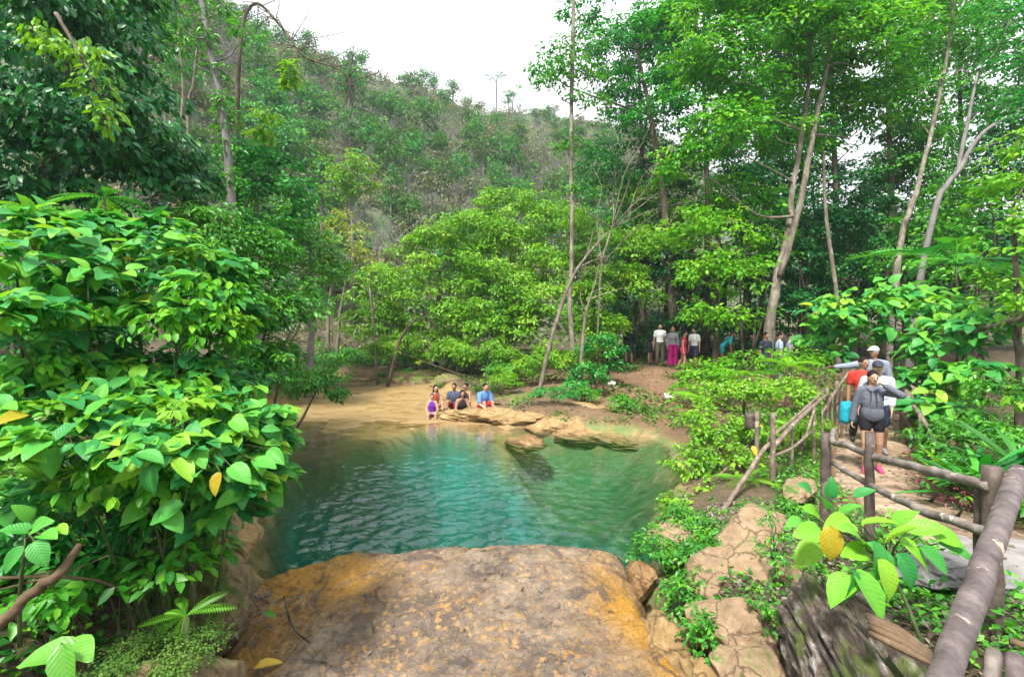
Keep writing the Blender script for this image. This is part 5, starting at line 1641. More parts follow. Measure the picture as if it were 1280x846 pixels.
bpx('pale flat stone on the path side of the leafy bush', 1180, 700, 3.3, 60, 24, .35, R_grey, 31, flat=.6)

# rotten log at the bottom right
def rotten_log():
    m, nt, out = new_mat('rotten_bark')
    tc = N(nt, 'TexCoord')
    mp = N(nt, 'Mapping')
    mp.inputs['Scale'].default_value = (8, 1.9, 8)
    nt.links.new(tc.outputs['Object'], mp.inputs[0])
    n1 = noise(nt, 1.6, 9, .7, mp.outputs[0], .5)
    n2 = noise(nt, 5, 7, .7, tc.outputs['Object'])
    r = ramp(nt, [(.3, (.02, .014, .011)), (.46, (.085, .058, .045)), (.54, (.2, .155, .125)), (.6, (.36, .32, .29)), (.66, (.62, .6, .58))])
    nt.links.new(n1.outputs[0], r.inputs[0])
    k = ramp_out(nt, noise(nt, 2.6, 6, .7, tc.outputs['Object'], .4).outputs[0], .52, .62)
    c = mixc(nt, math_(nt, 'MULTIPLY', k, .9), r.outputs[0], mixc(nt, n2.outputs[0], (.03, .05, .008), (.15, .2, .03)))
    p = N(nt, 'BsdfPrincipled')
    nt.links.new(c, p.inputs['Base Color'])
    p.inputs['Roughness'].default_value = .85
    nt.links.new(bump(nt, n1.outputs[0], 1.0, .08), p.inputs['Normal'])
    nt.links.new(p.outputs[0], out.inputs[0])
    a, b = P(1040, 785, 3.1), P(1180, 1010, 1.75)
    base = (a + b) / 2
    ax = (b - a) / np.linalg.norm(b - a)
    L = np.linalg.norm(b - a)
    root = thing('rotten_log', 'rotten layered log with white lichen and moss beside the rock steps', 'log', base)
    nl, ns = 120, 110
    th = np.linspace(0, 2 * np.pi, ns, endpoint=False)
    t = np.linspace(-.5, .5, nl)
    TT, HH = np.meshgrid(t, th, indexing='ij')
    rr = .31 + .05 * wob(np.cos(HH) * 3 + TT * .5, np.sin(HH) * 3, 2.2, 61) + .03 * wob(np.cos(HH) * 7 + TT * .8, np.sin(HH) * 7, 2.4, 62) + .018 * np.sign(wob(np.cos(HH) * 9, np.sin(HH) * 9 + TT, 2, 63)) + .02 * wob(TT * 6, HH, 2, 64)
    rr = rr * np.where(np.abs(TT) > .48, .9, 1)
    u = np.cross(ax, [0, 0, 1])
    u /= np.linalg.norm(u)
    v = np.cross(u, ax)
    # mesh kept with local y along the grain so that the bark pattern follows it
    V = np.stack([np.cos(HH) * rr, TT * L, np.sin(HH) * rr], -1).reshape(-1, 3)
    i, j = np.meshgrid(np.arange(nl - 1), np.arange(ns), indexing='ij')
    jn = (j + 1) % ns
    Q = np.stack([i * ns + j, i * ns + jn, (i + 1) * ns + jn, (i + 1) * ns + j], -1).reshape(-1, 4)
    c0 = len(V)
    V = np.concatenate([V, [[0, -L / 2 + .03, 0]], [[0, L / 2 - .03, 0]]])
    T = [(c0, j, (j + 1) % ns) for j in range(ns)] + [(c0 + 1, (nl - 1) * ns + (j + 1) % ns, (nl - 1) * ns + j) for j in range(ns)]
    me = mesh_np('bark', V, Q, T, mats=[m])
    o = link('bark', me, root)
    M = Matrix(((u[0], ax[0], v[0]), (u[1], ax[1], v[1]), (u[2], ax[2], v[2])))
    o.rotation_mode = 'QUATERNION'
    o.rotation_quaternion = M.to_quaternion()
    # a loose strip of brown bark lying on it
    g = Geo()
    s0, s1 = P(1085, 772, 2.1), P(1165, 818, 1.9)
    for k in range(-3, 4):
        off_ = np.array([.012 * k, .02 * k, -.003 * k * k])
        g.tube(np.array([s0 + off_, (s0 + s1) / 2 + off_ + [0, 0, .015], s1 + off_ * .6]), [.012, .016, .01], 6, res=3)
    link('bark_strip', g.build('bark_strip', B_strip, base), root)


B_strip = noisemat('bark_strip_brown', [(.3, (.06, .04, .022)), (.6, (.15, .1, .058)), (.75, (.28, .2, .13))], 8, .85, 6, .6, .02)
rotten_log()


def pole(g, pts, rad, sides=14, res=6, wig=.10):
    sp, sr = smooth_path(np.asarray(pts, float), rad, res)
    sp[1:-1] += rng.normal(0, wig, (len(sp) - 2, 3)) * sr[1:-1, None]
    g.tube(sp, sr * (1 + rng.normal(0, .035, len(sr))), sides, rough=.012)


def polemat(name, cols, spots):
    m, nt, out = new_mat(name)
    tc = N(nt, 'TexCoord')
    v = tc.outputs['Object']
    n1 = noise(nt, 9, 7, .7, v, .3)
    r = ramp(nt, cols)
    nt.links.new(n1.outputs[0], r.inputs[0])
    n2 = noise(nt, 5.5, 4, .6, v, .5)
    k = ramp_out(nt, n2.outputs[0], .62, .66)
    c = mixc(nt, math_(nt, 'MULTIPLY', k, .85), r.outputs[0], spots)
    p = N(nt, 'BsdfPrincipled')
    nt.links.new(c, p.inputs['Base Color'])
    p.inputs['Roughness'].default_value = .65
    n3 = noise(nt, 40, 5, .7, v)
    nt.links.new(bump(nt, mixc(nt, .4, n3.outputs[0], k), .5, .012), p.inputs['Normal'])
    nt.links.new(p.outputs[0], out.inputs[0])
    return m


W_hand = polemat('handrail_bark', [(.3, (.04, .029, .029)), (.5, (.10, .077, .076)), (.7, (.19, .155, .15))], (.46, .33, .26))
W_rail = polemat('rail_wood', [(.3, (.065, .052, .044)), (.5, (.15, .125, .11)), (.7, (.27, .235, .21))], (.5, .44, .38))
W_post = polemat('post_wood', [(.3, (.03, .021, .017)), (.5, (.075, .055, .045)), (.7, (.15, .115, .09))], (.2, .16, .13))
W_old = polemat('old_rail_wood', [(.3, (.07, .05, .038)), (.5, (.16, .115, .09)), (.7, (.28, .22, .17))], (.42, .35, .28))


def post_part(root, base, top, rad, mat, name='post', wig=.1):
    top = np.asarray(top, float)
    f = np.array([top[0], top[1], gz(top[0], top[1]) - .12])
    g = Geo()
    pole(g, [f, f * .5 + top * .5, top], [rad * 1.08, rad, rad * .95], 12, 5, wig)
    link(name, g.build(name, mat, base), root)


def rail_part(root, base, pts, rad, mat, name='rail', wig=.12):
    g = Geo()
    rad = [rad] * len(pts) if not hasattr(rad, '__len__') else rad
    pole(g, pts, rad, 10, 6, wig)
    link(name, g.build(name, mat, base), root)


# the near railing
b0 = np.array([2.7, 2.7, gz(2.7, 2.7)])
rl = thing('railing', 'nearest rustic railing of round poles with a thick handrail', 'railing', b0)
post_part(rl, b0, P(1240, 583, 2.72), .048, W_post)
post_part(rl, b0, P(1087, 540, 3.9), .036, W_post)
post_part(rl, b0, P(1032, 541, 4.6), .047, W_post)
post_part(rl, b0, P(1224, 598, 2.8), .026, W_post)
rail_part(rl, b0, [P(1273, 590, 2.66), P(1245, 668, 2.0), P(1210, 765, 1.5), P(1178, 850, 1.21), (.75, .92, 1.77)], [.047, .042, .037, .034, .032], W_hand, 'handrail', .03)
rail_part(rl, b0, [P(1042, 535, 4.55), P(1041, 552, 4.5), P(1058, 556, 4.3), P(1095, 572, 3.85), P(1150, 585, 3.25), P(1200, 598, 2.92), P(1236, 608, 2.7)], [.02, .025, .028, .03, .03, .03, .028], W_rail)
rail_part(rl, b0, [P(1040, 578, 4.58), P(1092, 608, 3.84), P(1150, 636, 3.2), P(1235, 664, 2.68)], [.024, .027, .029, .027], W_rail)
# left railing of the footbridge
b0 = np.array([4.6, 7.6, gz(4.6, 7.6)])
rl = thing('railing', 'crooked pole railing along the left side of the footbridge', 'railing', b0)
for px, py, d, r_ in ((946, 514, 7.2, .04), (966, 516, 6.9, .042), (1017, 505, 8.1, .035), (1034, 484, 9.0, .035), (1046, 476, 9.7, .04), (1060, 466, 10.5, .04), (1052, 480, 10.0, .03), (990, 535, 7.6, .026), (1028, 512, 8.6, .026), (1040, 492, 9.3, .026)):
    post_part(rl, b0, P(px, py, d), r_ * .8, W_old)
for pts_, r_ in (([P(895, 652, 5.85), P(925, 606, 6.4), P(960, 556, 7.0), P(975, 548, 7.3)], [.04, .042, .042, .038]), ([P(965, 560, 6.95), P(1000, 522, 7.8), P(1034, 493, 9.0)], [.05, .048, .04]),
                 ([P(960, 572, 6.9), P(990, 560, 7.3), P(1016, 537, 8.0)], .03), ([P(1018, 512, 8.1), P(1008, 543, 7.8), P(1004, 556, 7.7)], .026), ([P(1028, 514, 8.8), P(1044, 490, 9.6), P(1061, 465, 10.5)], [.045, .04, .035]),
                 ([P(962, 548, 7.0), P(1000, 516, 7.9), P(1030, 488, 9.0)], .03), ([P(1061, 467, 10.5), P(1076, 458, 12.0), P(1100, 452, 13.6)], .035)):
    rail_part(rl, b0, pts_, r_ * .72 if not hasattr(r_, '__len__') else [q * .72 for q in r_], W_old)
g = Geo()
pole(g, [P(938, 517, 7.3), P(938, 536, 7.3)], [.07, .075], 10, 4)
link('stump_post', g.build('stump_post', W_post, b0), rl)
b0 = np.array([8.2, 9.8, gz(8.2, 9.8)])
rl = thing('railing', 'short pole railing on the right side of the footbridge', 'railing', b0)
for px, py, d, r_ in ((1127, 471, 10.4, .045), (1137, 489, 9.7, .035), (1150, 515, 8.6, .035)):
    post_part(rl, b0, P(px, py, d), r_ * .8, W_old)
rail_part(rl, b0, [P(1126, 473, 10.4), P(1138, 500, 9.5), P(1158, 531, 8.4), P(1172, 560, 7.6)], [.04, .04, .036, .03], W_old)
rail_part(rl, b0, [P(1126, 478, 10.4), P(1122, 462, 11.6), P(1124, 452, 12.8)], .03, W_old)
rail_part(rl, b0, [P(1126, 512, 10.2), P(1145, 545, 8.9), P(1165, 585, 7.8)], .025, W_old)

# loose wood
def stick(label, pts, rad, mat, name='branch', cat='branch', twigs=0):
    pts = np.asarray(pts, float)
    g = Geo()
    pole(g, pts, rad, 8, 5, .15)
    for _ in range(twigs):
        t = pts[0] + (pts[-1] - pts[0]) * rng.uniform(.3, .9)
        g.tube([t, t + rng.normal(0, .12, 3) + [0, 0, .06]], [.006, .002], 4, cap=False)
    tag(link(name, g.build(name, mat, pts[0]), loc=tuple(pts[0])), label, cat)


stick('slanting brown branch in the shade at the left edge', [P(-10, 790, 2.2), P(40, 742, 2.25), P(75, 715, 2.3), P(100, 680, 2.4)], [.026, .024, .022, .014], B_strip, twigs=3)
stick('thin dark stick lying on the wet rock ledge', [(-1.98, 4.2, .30), (-1.75, 3.85, .27), (-1.5, 3.62, .27)], [.008, .011, .009], B_brown, 'stick', 'stick', 0)
stick('pale dead bough at the right edge behind the bush', [P(1300, 392, 8.5), P(1262, 402, 9), P(1235, 409, 9.5), P(1215, 415, 9.8)], [.07, .06, .05, .03], B_pale, twigs=2)
stick('thin root hanging across the shady left bank', [P(0, 722, 2.6), P(70, 720, 2.65), P(130, 728, 2.7), P(170, 748, 2.75)], [.009, .008, .008, .005], B_strip)
stick('grey peeled stick in the bottom right corner', [P(1238, 870, 1.75), P(1243, 815, 1.85)], [.028, .026], W_rail, 'stick', 'stick')
stick('bluish grey stick end at the right bottom edge', [P(1275, 870, 1.7), P(1268, 822, 1.82)], [.034, .03], W_hand, 'stick', 'stick')
stick('short brown stick on the path by the handrail', [P(1262, 800, 2.0), P(1300, 812, 1.95)], [.014, .012], B_strip, 'stick', 'stick')
stick('dry thin pole leaning in the lime shrubs', [P(895, 596, 7.3), P(925, 572, 7.8)], [.016, .012], W_old, 'stick', 'stick')


def leaf_on(label, p, d, s, mat=None, n=(0, 0, 1)):
    p = np.asarray(p, float)
    me = place([T_broad(.5, .12, .12, .02, 8)], p[None], np.array([d], float), np.array([n], float), np.array([s]), np.array([.5]), [mat or M_yell1], 'fallen_leaf', off=p)
    tag(link('fallen_leaf', me, loc=tuple(p)), label, 'leaf')


leaf_on('yellow fallen leaf lying in the wet hollow of the ledge', (-1.8, 3.37, .27), (1, .55, 0), .19)
leaf_on('small green leaf fallen among debris on the ledge corner', (-2.05, 3.95, .30), (1, -.3, .1), .15, M_broadlime)
leaf_on('yellow leaf caught on the lime shrubs by the stump post', P(940, 557, 7.1), (.3, -.5, -1), .16, None, (0, -1, .3))
# dark debris on the left corner of the ledge
n = 110
dx_, dy_ = rng.normal(-2.12, .12, n), rng.normal(4.05, .16, n)
zt = np.full(n, .31)
kz = 90
ex, ey = rng.uniform(-2.0, 1.2, kz), rng.uniform(3.2, 5.1, kz)
ix = np.clip(np.searchsorted(sx, ex), 0, len(sx) - 1)
iy = np.clip(np.searchsorted(sy, ey), 0, len(sy) - 1)
dx_, dy_, zt = np.concatenate([dx_, ex]), np.concatenate([dy_, ey]), np.concatenate([zt, Z[ix, iy] + .004 - .02 * rng.random(kz) * 0])
n = n + kz
me = place(SLIM, np.stack([dx_, dy_, zt + rng.random(n) * .02], -1), rng.normal(0, 1, (n, 3)) * [1, 1, .15], rng.normal(0, .3, (n, 3)) + [0, 0, 1], rng.uniform(.03, .08, n), rng.random(n) * .6, [M_dryleaf], 'leaf_litter')
tag(link('leaf_litter', me), 'brown leaf bits on the ledge, thickest at its left corner', 'leaf litter', kind='stuff')
# ------------------------------------------------------------------ people
def S(name, col, **k):
    return MATS.get(name) or plain(name, col, **k)


SKIN = {'fair': plain('skin_fair', (.40, .23, .16), .5, .4, .1, .06), 'tan': plain('skin_tan', (.28, .15, .095), .5, .4, .1, .06), 'brown': plain('skin_brown', (.22, .115, .07), .5, .4, .1, .06)}
EYE_M = plain('eye_dark', (.02, .015, .012), .3, .5, 0, .05)
LIP_M = plain('lip', (.4, .13, .11), .5, .4, .05, .05)
HAIR = {'dark': plain('hair_dark', (.012, .009, .008), .75, .15, .4, .3), 'brown': plain('hair_brown', (.05, .03, .018), .75, .15, .4, .3), 'fair': plain('hair_fair', (.22, .14, .07), .5, .4, .4, .3)}


class Prims:
    """Overlapping capsules and ellipsoids, fused into one skin by a voxel remesh."""
    def __init__(self):
        self.g = Geo()

    def cap(self, a, b, r0, r1):
        a, b = np.asarray(a, float), np.asarray(b, float)
        d = b - a
        L = np.linalg.norm(d)
        if L < 1e-5:
            return
        d = d / L
        pts, rad = [], []
        for k in (-.98, -.8, -.5):
            pts.append(a + d * r0 * k)
            rad.append(r0 * math.sqrt(1 - k * k))
        for k in (0, .5, 1):
            pts.append(a + d * L * k)
            rad.append(r0 + (r1 - r0) * k)
        for k in (.5, .8, .98):
            pts.append(b + d * r1 * k)
            rad.append(r1 * math.sqrt(1 - k * k))
        self.g.tube(np.array(pts), np.array(rad), 14)

    def ell(self, c, r, M=None):
        u = np.linspace(0, np.pi, 13)
        pts = np.zeros((13, 3))
        ns = 18
        th = np.arange(ns) / ns * 2 * np.pi
        V = np.stack([np.sin(u)[:, None] * np.cos(th) * r[0], np.sin(u)[:, None] * np.sin(th) * r[1], np.cos(u)[:, None] * np.ones(ns) * r[2]], -1)
        V = V[1:-1].reshape(-1, 3)
        V = np.concatenate([V, [[0, 0, r[2]]], [[0, 0, -r[2]]]])
        if M is not None:
            V = V @ np.asarray(M)
        Q, T = [], []
        for i in range(10):
            for j in range(ns):
                Q.append((i * ns + j, (i + 1) * ns + j, (i + 1) * ns + (j + 1) % ns, i * ns + (j + 1) % ns))
        t, b = 11 * ns, 11 * ns + 1
        for j in range(ns):
            T.append((t, j, (j + 1) % ns))
            T.append((b, 10 * ns + (j + 1) % ns, 10 * ns + j))
        self.g.add(V + np.asarray(c, float), Q, T)

    def mesh(self, name, voxel, mats, smooth=3):
        me = self.g.build(name, mats)
        o = link('_remesh', me)
        m = o.modifiers.new('r', 'REMESH')
        m.mode = 'VOXEL'
        m.voxel_size = voxel
        m.use_smooth_shade = True
        if smooth:
            s = o.modifiers.new('s', 'SMOOTH')
            s.iterations = smooth
            s.factor = .5
        dg = bpy.context.evaluated_depsgraph_get()
        out = bpy.data.meshes.new_from_object(o.evaluated_get(dg), depsgraph=dg)
        out.name = name
        bpy.data.objects.remove(o)
        bpy.data.meshes.remove(me)
        out.materials.clear()
        for q in (mats if isinstance(mats, (list, tuple)) else [mats]):
            out.materials.append(q)
        return out


def nv(v):
    v = np.asarray(v, float)
    return v / np.linalg.norm(v)


DOWN = (0, 0, -1)


def person(label, pos, yaw, h=1.68, lean=0.0, head=(0, -1, 0), arms=None, legs=None, skin='fair', hair='dark', longhair=False, top=None, bottom=None, shoes=None, cap=None,
           seat=None, voxel=.016, group=None, detail=False, female=False, pony=False, fists=False):
    """Faces -Y before the yaw. arms, legs: {'R': (upper direction, lower direction), 'L': ...}; the person's right side is -X."""
    k = h / 1.7
    arms = arms or {}
    legs = legs or {}
    root = thing('person', label, 'person', pos, group, yaw)
    t = np.array([0, -math.sin(lean), math.cos(lean)])
    fwd = np.array([0, -math.cos(lean), -math.sin(lean)])
    X = np.array([1.0, 0, 0])
    sw = .165 if female else .185
    hipw = .09
    O = np.zeros(3)
    th, sh, ua, fa = .43 * k, .42 * k, .285 * k, .25 * k
    J = {}
    for s, q in (('R', -1), ('L', 1)):
        lu, ll = legs.get(s, ((q * .06, -.02, -1), (q * .02, .06, -1)))
        J['hip' + s] = O + X * q * hipw * k - t * .02 * k
        J['kn' + s] = J['hip' + s] + nv(lu) * th
        J['an' + s] = J['kn' + s] + nv(ll) * sh
        au, al = arms.get(s, ((q * .2, .03, -1), (q * .08, -.15, -1)))
        J['sh' + s] = O + t * .452 * k + X * q * sw * k
        J['el' + s] = J['sh' + s] + nv(au) * ua
        J['wr' + s] = J['el' + s] + nv(al) * fa
        J['hd' + s] = nv(al)
    zmin = min(J['anR'][2], J['anL'][2]) - .075 * k
    off = np.array([0, 0, -zmin]) if seat is None else np.array([0, 0, seat])
    hf = nv(head)
    side = nv(np.cross(hf, [0, 0, 1]))
    hu = np.cross(side, hf)
    nb = O + t * .52 * k
    Hc = nb + (t * .07 + hu * .10) * k + hf * .015 * k
    HM = np.stack([side, -hf, hu])          # local x, y, z of the head
    hl = lambda v: Hc + (np.asarray(v, float) * k) @ HM

    p = Prims()
    # trunk
    cw = .150 if female else .165
    p.ell(O + t * .33 * k + fwd * .005, (cw * k, .105 * k, .19 * k), np.array([X, -fwd, t]))
    p.ell(O + t * .17 * k, (.125 * k if female else .14 * k, .09 * k, .16 * k), np.array([X, -fwd, t]))
    p.ell(O + t * .0, (.165 * k if female else .155 * k, .112 * k, .125 * k), np.array([X, -fwd, t]))
    if female:
        for q in (-1, 1):
            p.ell(O + t * .33 * k + fwd * .065 * k + X * q * .065 * k, (.06 * k, .05 * k, .065 * k))
    p.cap(J['shR'] + X * .03, J['shL'] - X * .03, .062 * k, .062 * k)
    for s in 'RL':
        p.cap(nb - t * .015 * k, J['sh' + s] + t * .012 * k, .05 * k, .05 * k)
    p.cap(nb - t * .05 * k, Hc - hu * .05 * k, .052 * k, .05 * k)
    # head with a face
    p.ell(Hc, (.074 * k, .094 * k, .112 * k), HM)
    p.ell(hl((0, -.03, -.055)), (.052 * k, .055 * k, .06 * k), HM)
    p.cap(hl((0, -.093, .008)), hl((0, -.108, -.024)), .011 * k, .015 * k)
    for q in (-1, 1):
        p.ell(hl((q * .076, .012, -.01)), (.012 * k, .022 * k, .032 * k), HM)
        p.ell(hl((q * .034, -.074, .026)), (.025 * k, .015 * k, .009 * k), HM)
    for s, q in (('R', -1), ('L', 1)):
        p.cap(J['sh' + s], J['el' + s], .052 * k, .04 * k)
        p.cap(J['el' + s], J['wr' + s], .041 * k, .027 * k)
        d = J['hd' + s]
        # hand: palm, four bent fingers, thumb from the side
        w_ = J['wr' + s]
        acr = nv(np.cross(d, [q, .2, .15]) if abs(d[0]) > .8 else np.cross(d, [1, 0, 0]))
        pn = np.cross(acr, d) * (1 if np.dot(np.cross(acr, d), -X * q) > 0 else -1)
        pc = w_ + d * .05 * k
        p.ell(pc, (.041 * k, .018 * k, .05 * k), np.array([acr, pn, d]))
        curl = 1.3 if fists else .35
        for f_, (o_, L_) in enumerate(((-.03, .062), (-.01, .072), (.01, .068), (.03, .054))):
            a = w_ + (d * .088 + acr * o_) * k
            m1 = a + nv(d + pn * curl * .6) * L_ * .5 * k
            m2 = m1 + nv(d * (1 - .5 * curl) + pn * curl) * L_ * .55 * k
            p.cap(a, m1, .0095 * k, .009 * k)
            p.cap(m1, m2, .009 * k, .0075 * k)
        a = w_ + (d * .035 + acr * -.034) * k
        p.cap(a, a + nv(d * .7 - acr * .6 + pn * .4) * .05 * k, .012 * k, .009 * k)
        p.cap(J['hip' + s], J['kn' + s], .088 * k if female else .082 * k, .054 * k)
        m = J['kn' + s] + (J['an' + s] - J['kn' + s]) * .32
        ld = nv(J['an' + s] - J['kn' + s])
        back = nv(np.cross(np.cross(ld, np.array([0, -1.0, 0])), ld) * -1 + 1e-6)
        p.cap(J['kn' + s], m + back * .015 * k, .052 * k, .056 * k)
        p.cap(m + back * .015 * k, J['an' + s], .054 * k, .036 * k)
        ft = nv(np.array([q * .12, -1, -.12]) if abs(ld[2]) > .55 else np.array([q * .1, -.75, -.6]))
        J['toe' + s] = J['an' + s] + ft * .16 * k + np.array([0, 0, -.045 * k])
        J['heel' + s] = J['an' + s] - ft * .035 * k + np.array([0, 0, -.045 * k])
        p.cap(J['an' + s], J['heel' + s], .036 * k, .032 * k)
        p.cap(J['heel' + s], J['toe' + s], .034 * k, .026 * k)
    body = p.mesh('body', voxel, [SKIN[skin], EYE_M, LIP_M], 2)
    nf = len(body.polygons)
    cen = np.zeros(nf * 3, np.float32)
    body.polygons.foreach_get('center', cen)
    cen = cen.reshape(-1, 3)
    mi = np.zeros(nf, np.int32)
    for q in (-1, 1):
        e = hl((q * .034, -.084, .008))
        mi[np.linalg.norm((cen - e) * [1, 1, 1.5], axis=1) < max(.0105, voxel * .8) * k] = 1
    e = hl((0, -.09, -.056))
    dd = (cen - e)
    mi[(np.abs(dd @ side) < .026 * k) & (np.abs(dd @ hu) < max(.006, voxel * .5) * k) & (np.abs(dd @ hf) < .03 * k)] = 2
    body.polygons.foreach_set('material_index', mi)
    link('body', body, root, loc=off)
    # hair
    hp = Prims()
    hp.ell(hl((0, .014, .03)), (.083 * k, .094 * k, .101 * k), HM)
    if longhair:
        hp.cap(hl((0, .07, .0)), hl((0, .09, -.2)), .07 * k, .05 * k)
        for q in (-1, 1):
            hp.cap(hl((q * .07, .03, .02)), hl((q * .085, .03, -.17)), .028 * k, .024 * k)
    if pony:
        hp.cap(hl((0, .1, .04)), hl((0, .15, -.12)), .035 * k, .02 * k)
    link('hair', hp.mesh('hair', min(voxel, .014), HAIR[hair]), root, loc=off)
    if cap:
        cp = Prims()
        cp.ell(hl((0, .008, .045)), (.088 * k, .104 * k, .09 * k), HM)
        cp.ell(hl((0, -.115, .052)), (.07 * k, .065 * k, .009 * k), HM)
        link('cap', cp.mesh('cap', .012, S(*cap)), root, loc=off)
    # clothes
    def torso(pr, inf, lo=-.06, hi=.5):
        pr.ell(O + t * .33 * k, ((cw + inf) * k, (.105 + inf) * k, (.2 + inf * .5) * k), np.array([X, -fwd, t]))
        pr.ell(O + t * .16 * k, ((.14 + inf) * k, (.095 + inf) * k, .17 * k), np.array([X, -fwd, t]))
        if female:
            for q in (-1, 1):
                pr.ell(O + t * .32 * k + fwd * (.065 - inf * .5) * k + X * q * .06 * k, ((.065 + inf) * k, (.05 + inf) * k, (.08 + inf) * k))
        if lo <= 0:
            pr.ell(O + t * (.05 + lo * .5) * k, ((.16 + inf) * k, (.112 + inf) * k, .12 * k), np.array([X, -fwd, t]))
    if top:
        name, col, sleeve, inf = top[:4]
        pr = Prims()
        swim = sleeve < 0
        torso(pr, inf, lo=-.06 if not swim else -.14)
        if not swim:
            for s in 'RL':
                pr.cap(nb - t * .03 * k, J['sh' + s] + t * .008 * k, (.05 + inf) * k, (.048 + inf) * k)
        if sleeve > 0:
            for s in 'RL':
                f1 = min(1, sleeve)
                pr.cap(J['sh' + s], J['sh' + s] + (J['el' + s] - J['sh' + s]) * f1, (.054 + inf) * k, (.044 + inf) * k)
                if sleeve > 1:
                    pr.cap(J['el' + s], J['el' + s] + (J['wr' + s] - J['el' + s]) * (sleeve - 1), (.043 + inf) * k, (.032 + inf * .8) * k)
        if len(top) > 4 and top[4] == 'hood':
            pr.ell(nb + np.array([0, .085, .015]) * k, (.12 * k, .075 * k, .075 * k))
            pr.cap(nb + (X * -.085 + fwd * .02) * k, nb + (X * -.03 + fwd * .1 - t * .05) * k, .03 * k, .025 * k)
            pr.cap(nb + (X * .085 + fwd * .02) * k, nb + (X * .03 + fwd * .1 - t * .05) * k, .03 * k, .025 * k)
            pr.ell(O + t * .09 * k + fwd * .03 * k, (.166 * k, .124 * k, .2 * k), np.array([X, -fwd, t]))
            pr.ell(O + t * .25 * k + fwd * .03 * k, (.160 * k, .122 * k, .2 * k), np.array([X, -fwd, t]))
        o = link('swimsuit' if swim else ('hoodie' if len(top) > 4 else 'shirt'), pr.mesh('top', min(voxel, .014), S(name, col)), root, loc=off)
        o.data.name = o.name
    if bottom:
        name, col, frac, inf = bottom[:4]
        pr = Prims()
        pr.ell(O + t * .0, ((.168 + inf) * k, (.115 + inf) * k, .13 * k), np.array([X, -fwd, t]))
        for s in 'RL':
            f1 = min(1, frac)
            wide = bottom[4] if len(bottom) > 4 else 0
            pr.cap(J['hip' + s], J['hip' + s] + (J['kn' + s] - J['hip' + s]) * f1, (.09 + inf) * k, (.088 - .03 * f1 + inf + wide * .3) * k)
            if frac > 1:
                pr.cap(J['kn' + s], J['kn' + s] + (J['an' + s] - J['kn' + s]) * (frac - 1), (.058 + inf + wide * .3) * k, (.045 + inf + wide) * k)
        link('trousers' if frac > 1 else 'shorts', pr.mesh('trousers' if frac > 1 else 'shorts', min(voxel, .014), S(name, col)), root, loc=off)
    if shoes:
        for s in 'RL':
            pr = Prims()
            pr.cap(J['heel' + s], J['toe' + s], .043 * k, .036 * k)
            pr.cap(J['heel' + s], J['an' + s] - np.array([0, 0, .01]), .043 * k, .045 * k)
            link('shoe', pr.mesh('shoe', .012, S(*shoes)), root, loc=off)
    root['_j'] = 0
    del root['_j']
    return root, {a: b + off for a, b in J.items()}, off


def backpack(label, pos, yaw, col, s=1.0):
    root = thing('backpack', label, 'backpack', pos, None, yaw)
    pr = Prims()
    for q in (-.085, 0, .085):
        pr.cap(np.array([q, .02, .08]) * s, np.array([q * .85, .03, .36 - .4 * q * q]) * s, .075 * s, .065 * s)
        pr.cap(np.array([q, -.02, .08]) * s, np.array([q * .9, -.01, .3]) * s, .075 * s, .065 * s)
    link('bag', pr.mesh('bag', .014, S(*col)), root)
    pr = Prims()
    pr.ell((0, -.09 * s, .13 * s), (.11 * s, .035 * s, .09 * s))
    link('front_pocket', pr.mesh('front_pocket', .014, S(*col)), root)
    g = Geo()
    for q in (-1, 1):
        g.tube(np.array([(q * .08, .08, .4), (q * .09, .16, .34), (q * .1, .17, .2), (q * .1, .09, .06)]) * s, .012 * s, 6, res=4)
    link('strap', g.build('strap', S('strap_black', (.03, .03, .035))), root)


STRIDE = {'R': ((-.05, -.24, -1), (-.0, .18, -1)), 'L': ((.05, .2, -1), (.03, .5, -1))}
STRIDE2 = {'L': ((.05, -.24, -1), (.0, .18, -1)), 'R': ((-.05, .2, -1), (-.03, .5, -1))}


def on_path(px, d):
    x = (px - CX) / F * d
    return (x, d, float(path_near(np.array([x]), np.array([d]))[1][0]) + .012)


STR_M = plain('drawstring', (.02, .02, .025))
G1 = 'walkers on the footbridge'
wr_, wj_, wo_ = person('woman in a grey hoodie and black shorts walking with a hand at her mouth', on_path(1090, 7.9), -.5, 1.62, .04, (.25, -1, -.08),
       {'R': ((-.28, .06, -1), (-.16, -.1, -1)), 'L': ((.2, -.2, -.02), (-.26, .02, .16))}, {'R': ((-.03, -.14, -1), (.0, .12, -1)), 'L': ((.04, .06, -1), (.02, .26, -1))}, 'fair', 'dark', False,
       ('grey_hoodie', (.10, .108, .14), 1.97, .017, 'hood'), ('black_shorts', (.012, .012, .016), .36, .016), ('pink_shoes', (.5, .05, .16)), voxel=.0085, group=G1, female=True, fists=True, pony=True)
g = Geo()
for q in (-1, 1):
    n_ = (wj_['shR'] + wj_['shL']) / 2 + np.array([q * .03, -.13, .015])
    g.tube(np.array([n_, n_ + [q * .004, -.035, -.07], n_ + [q * .012, -.042, -.17 - .02 * q]]), .006, 6, res=4)
link('drawstring', g.build('drawstring', STR_M), wr_)
person('person in a pale grey top and dark cap hidden behind the hoodie woman', on_path(1097, 8.75), -.55, 1.69, 0, (.1, -1, -.1), {'R': ((-.3, 0, -1), (-.1, -.3, -1)), 'L': ((.12, .05, -1), (-.1, -.4, -1))}, STRIDE, 'fair', 'brown', False,
       ('pale_grey_top', (.42, .43, .46), 1.6, .022), ('navy_shorts', (.03, .04, .08), .7, .02), ('grey_shoes', (.2, .2, .22)), cap=('dark_cap', (.035, .04, .055)), voxel=.012, group=G1)
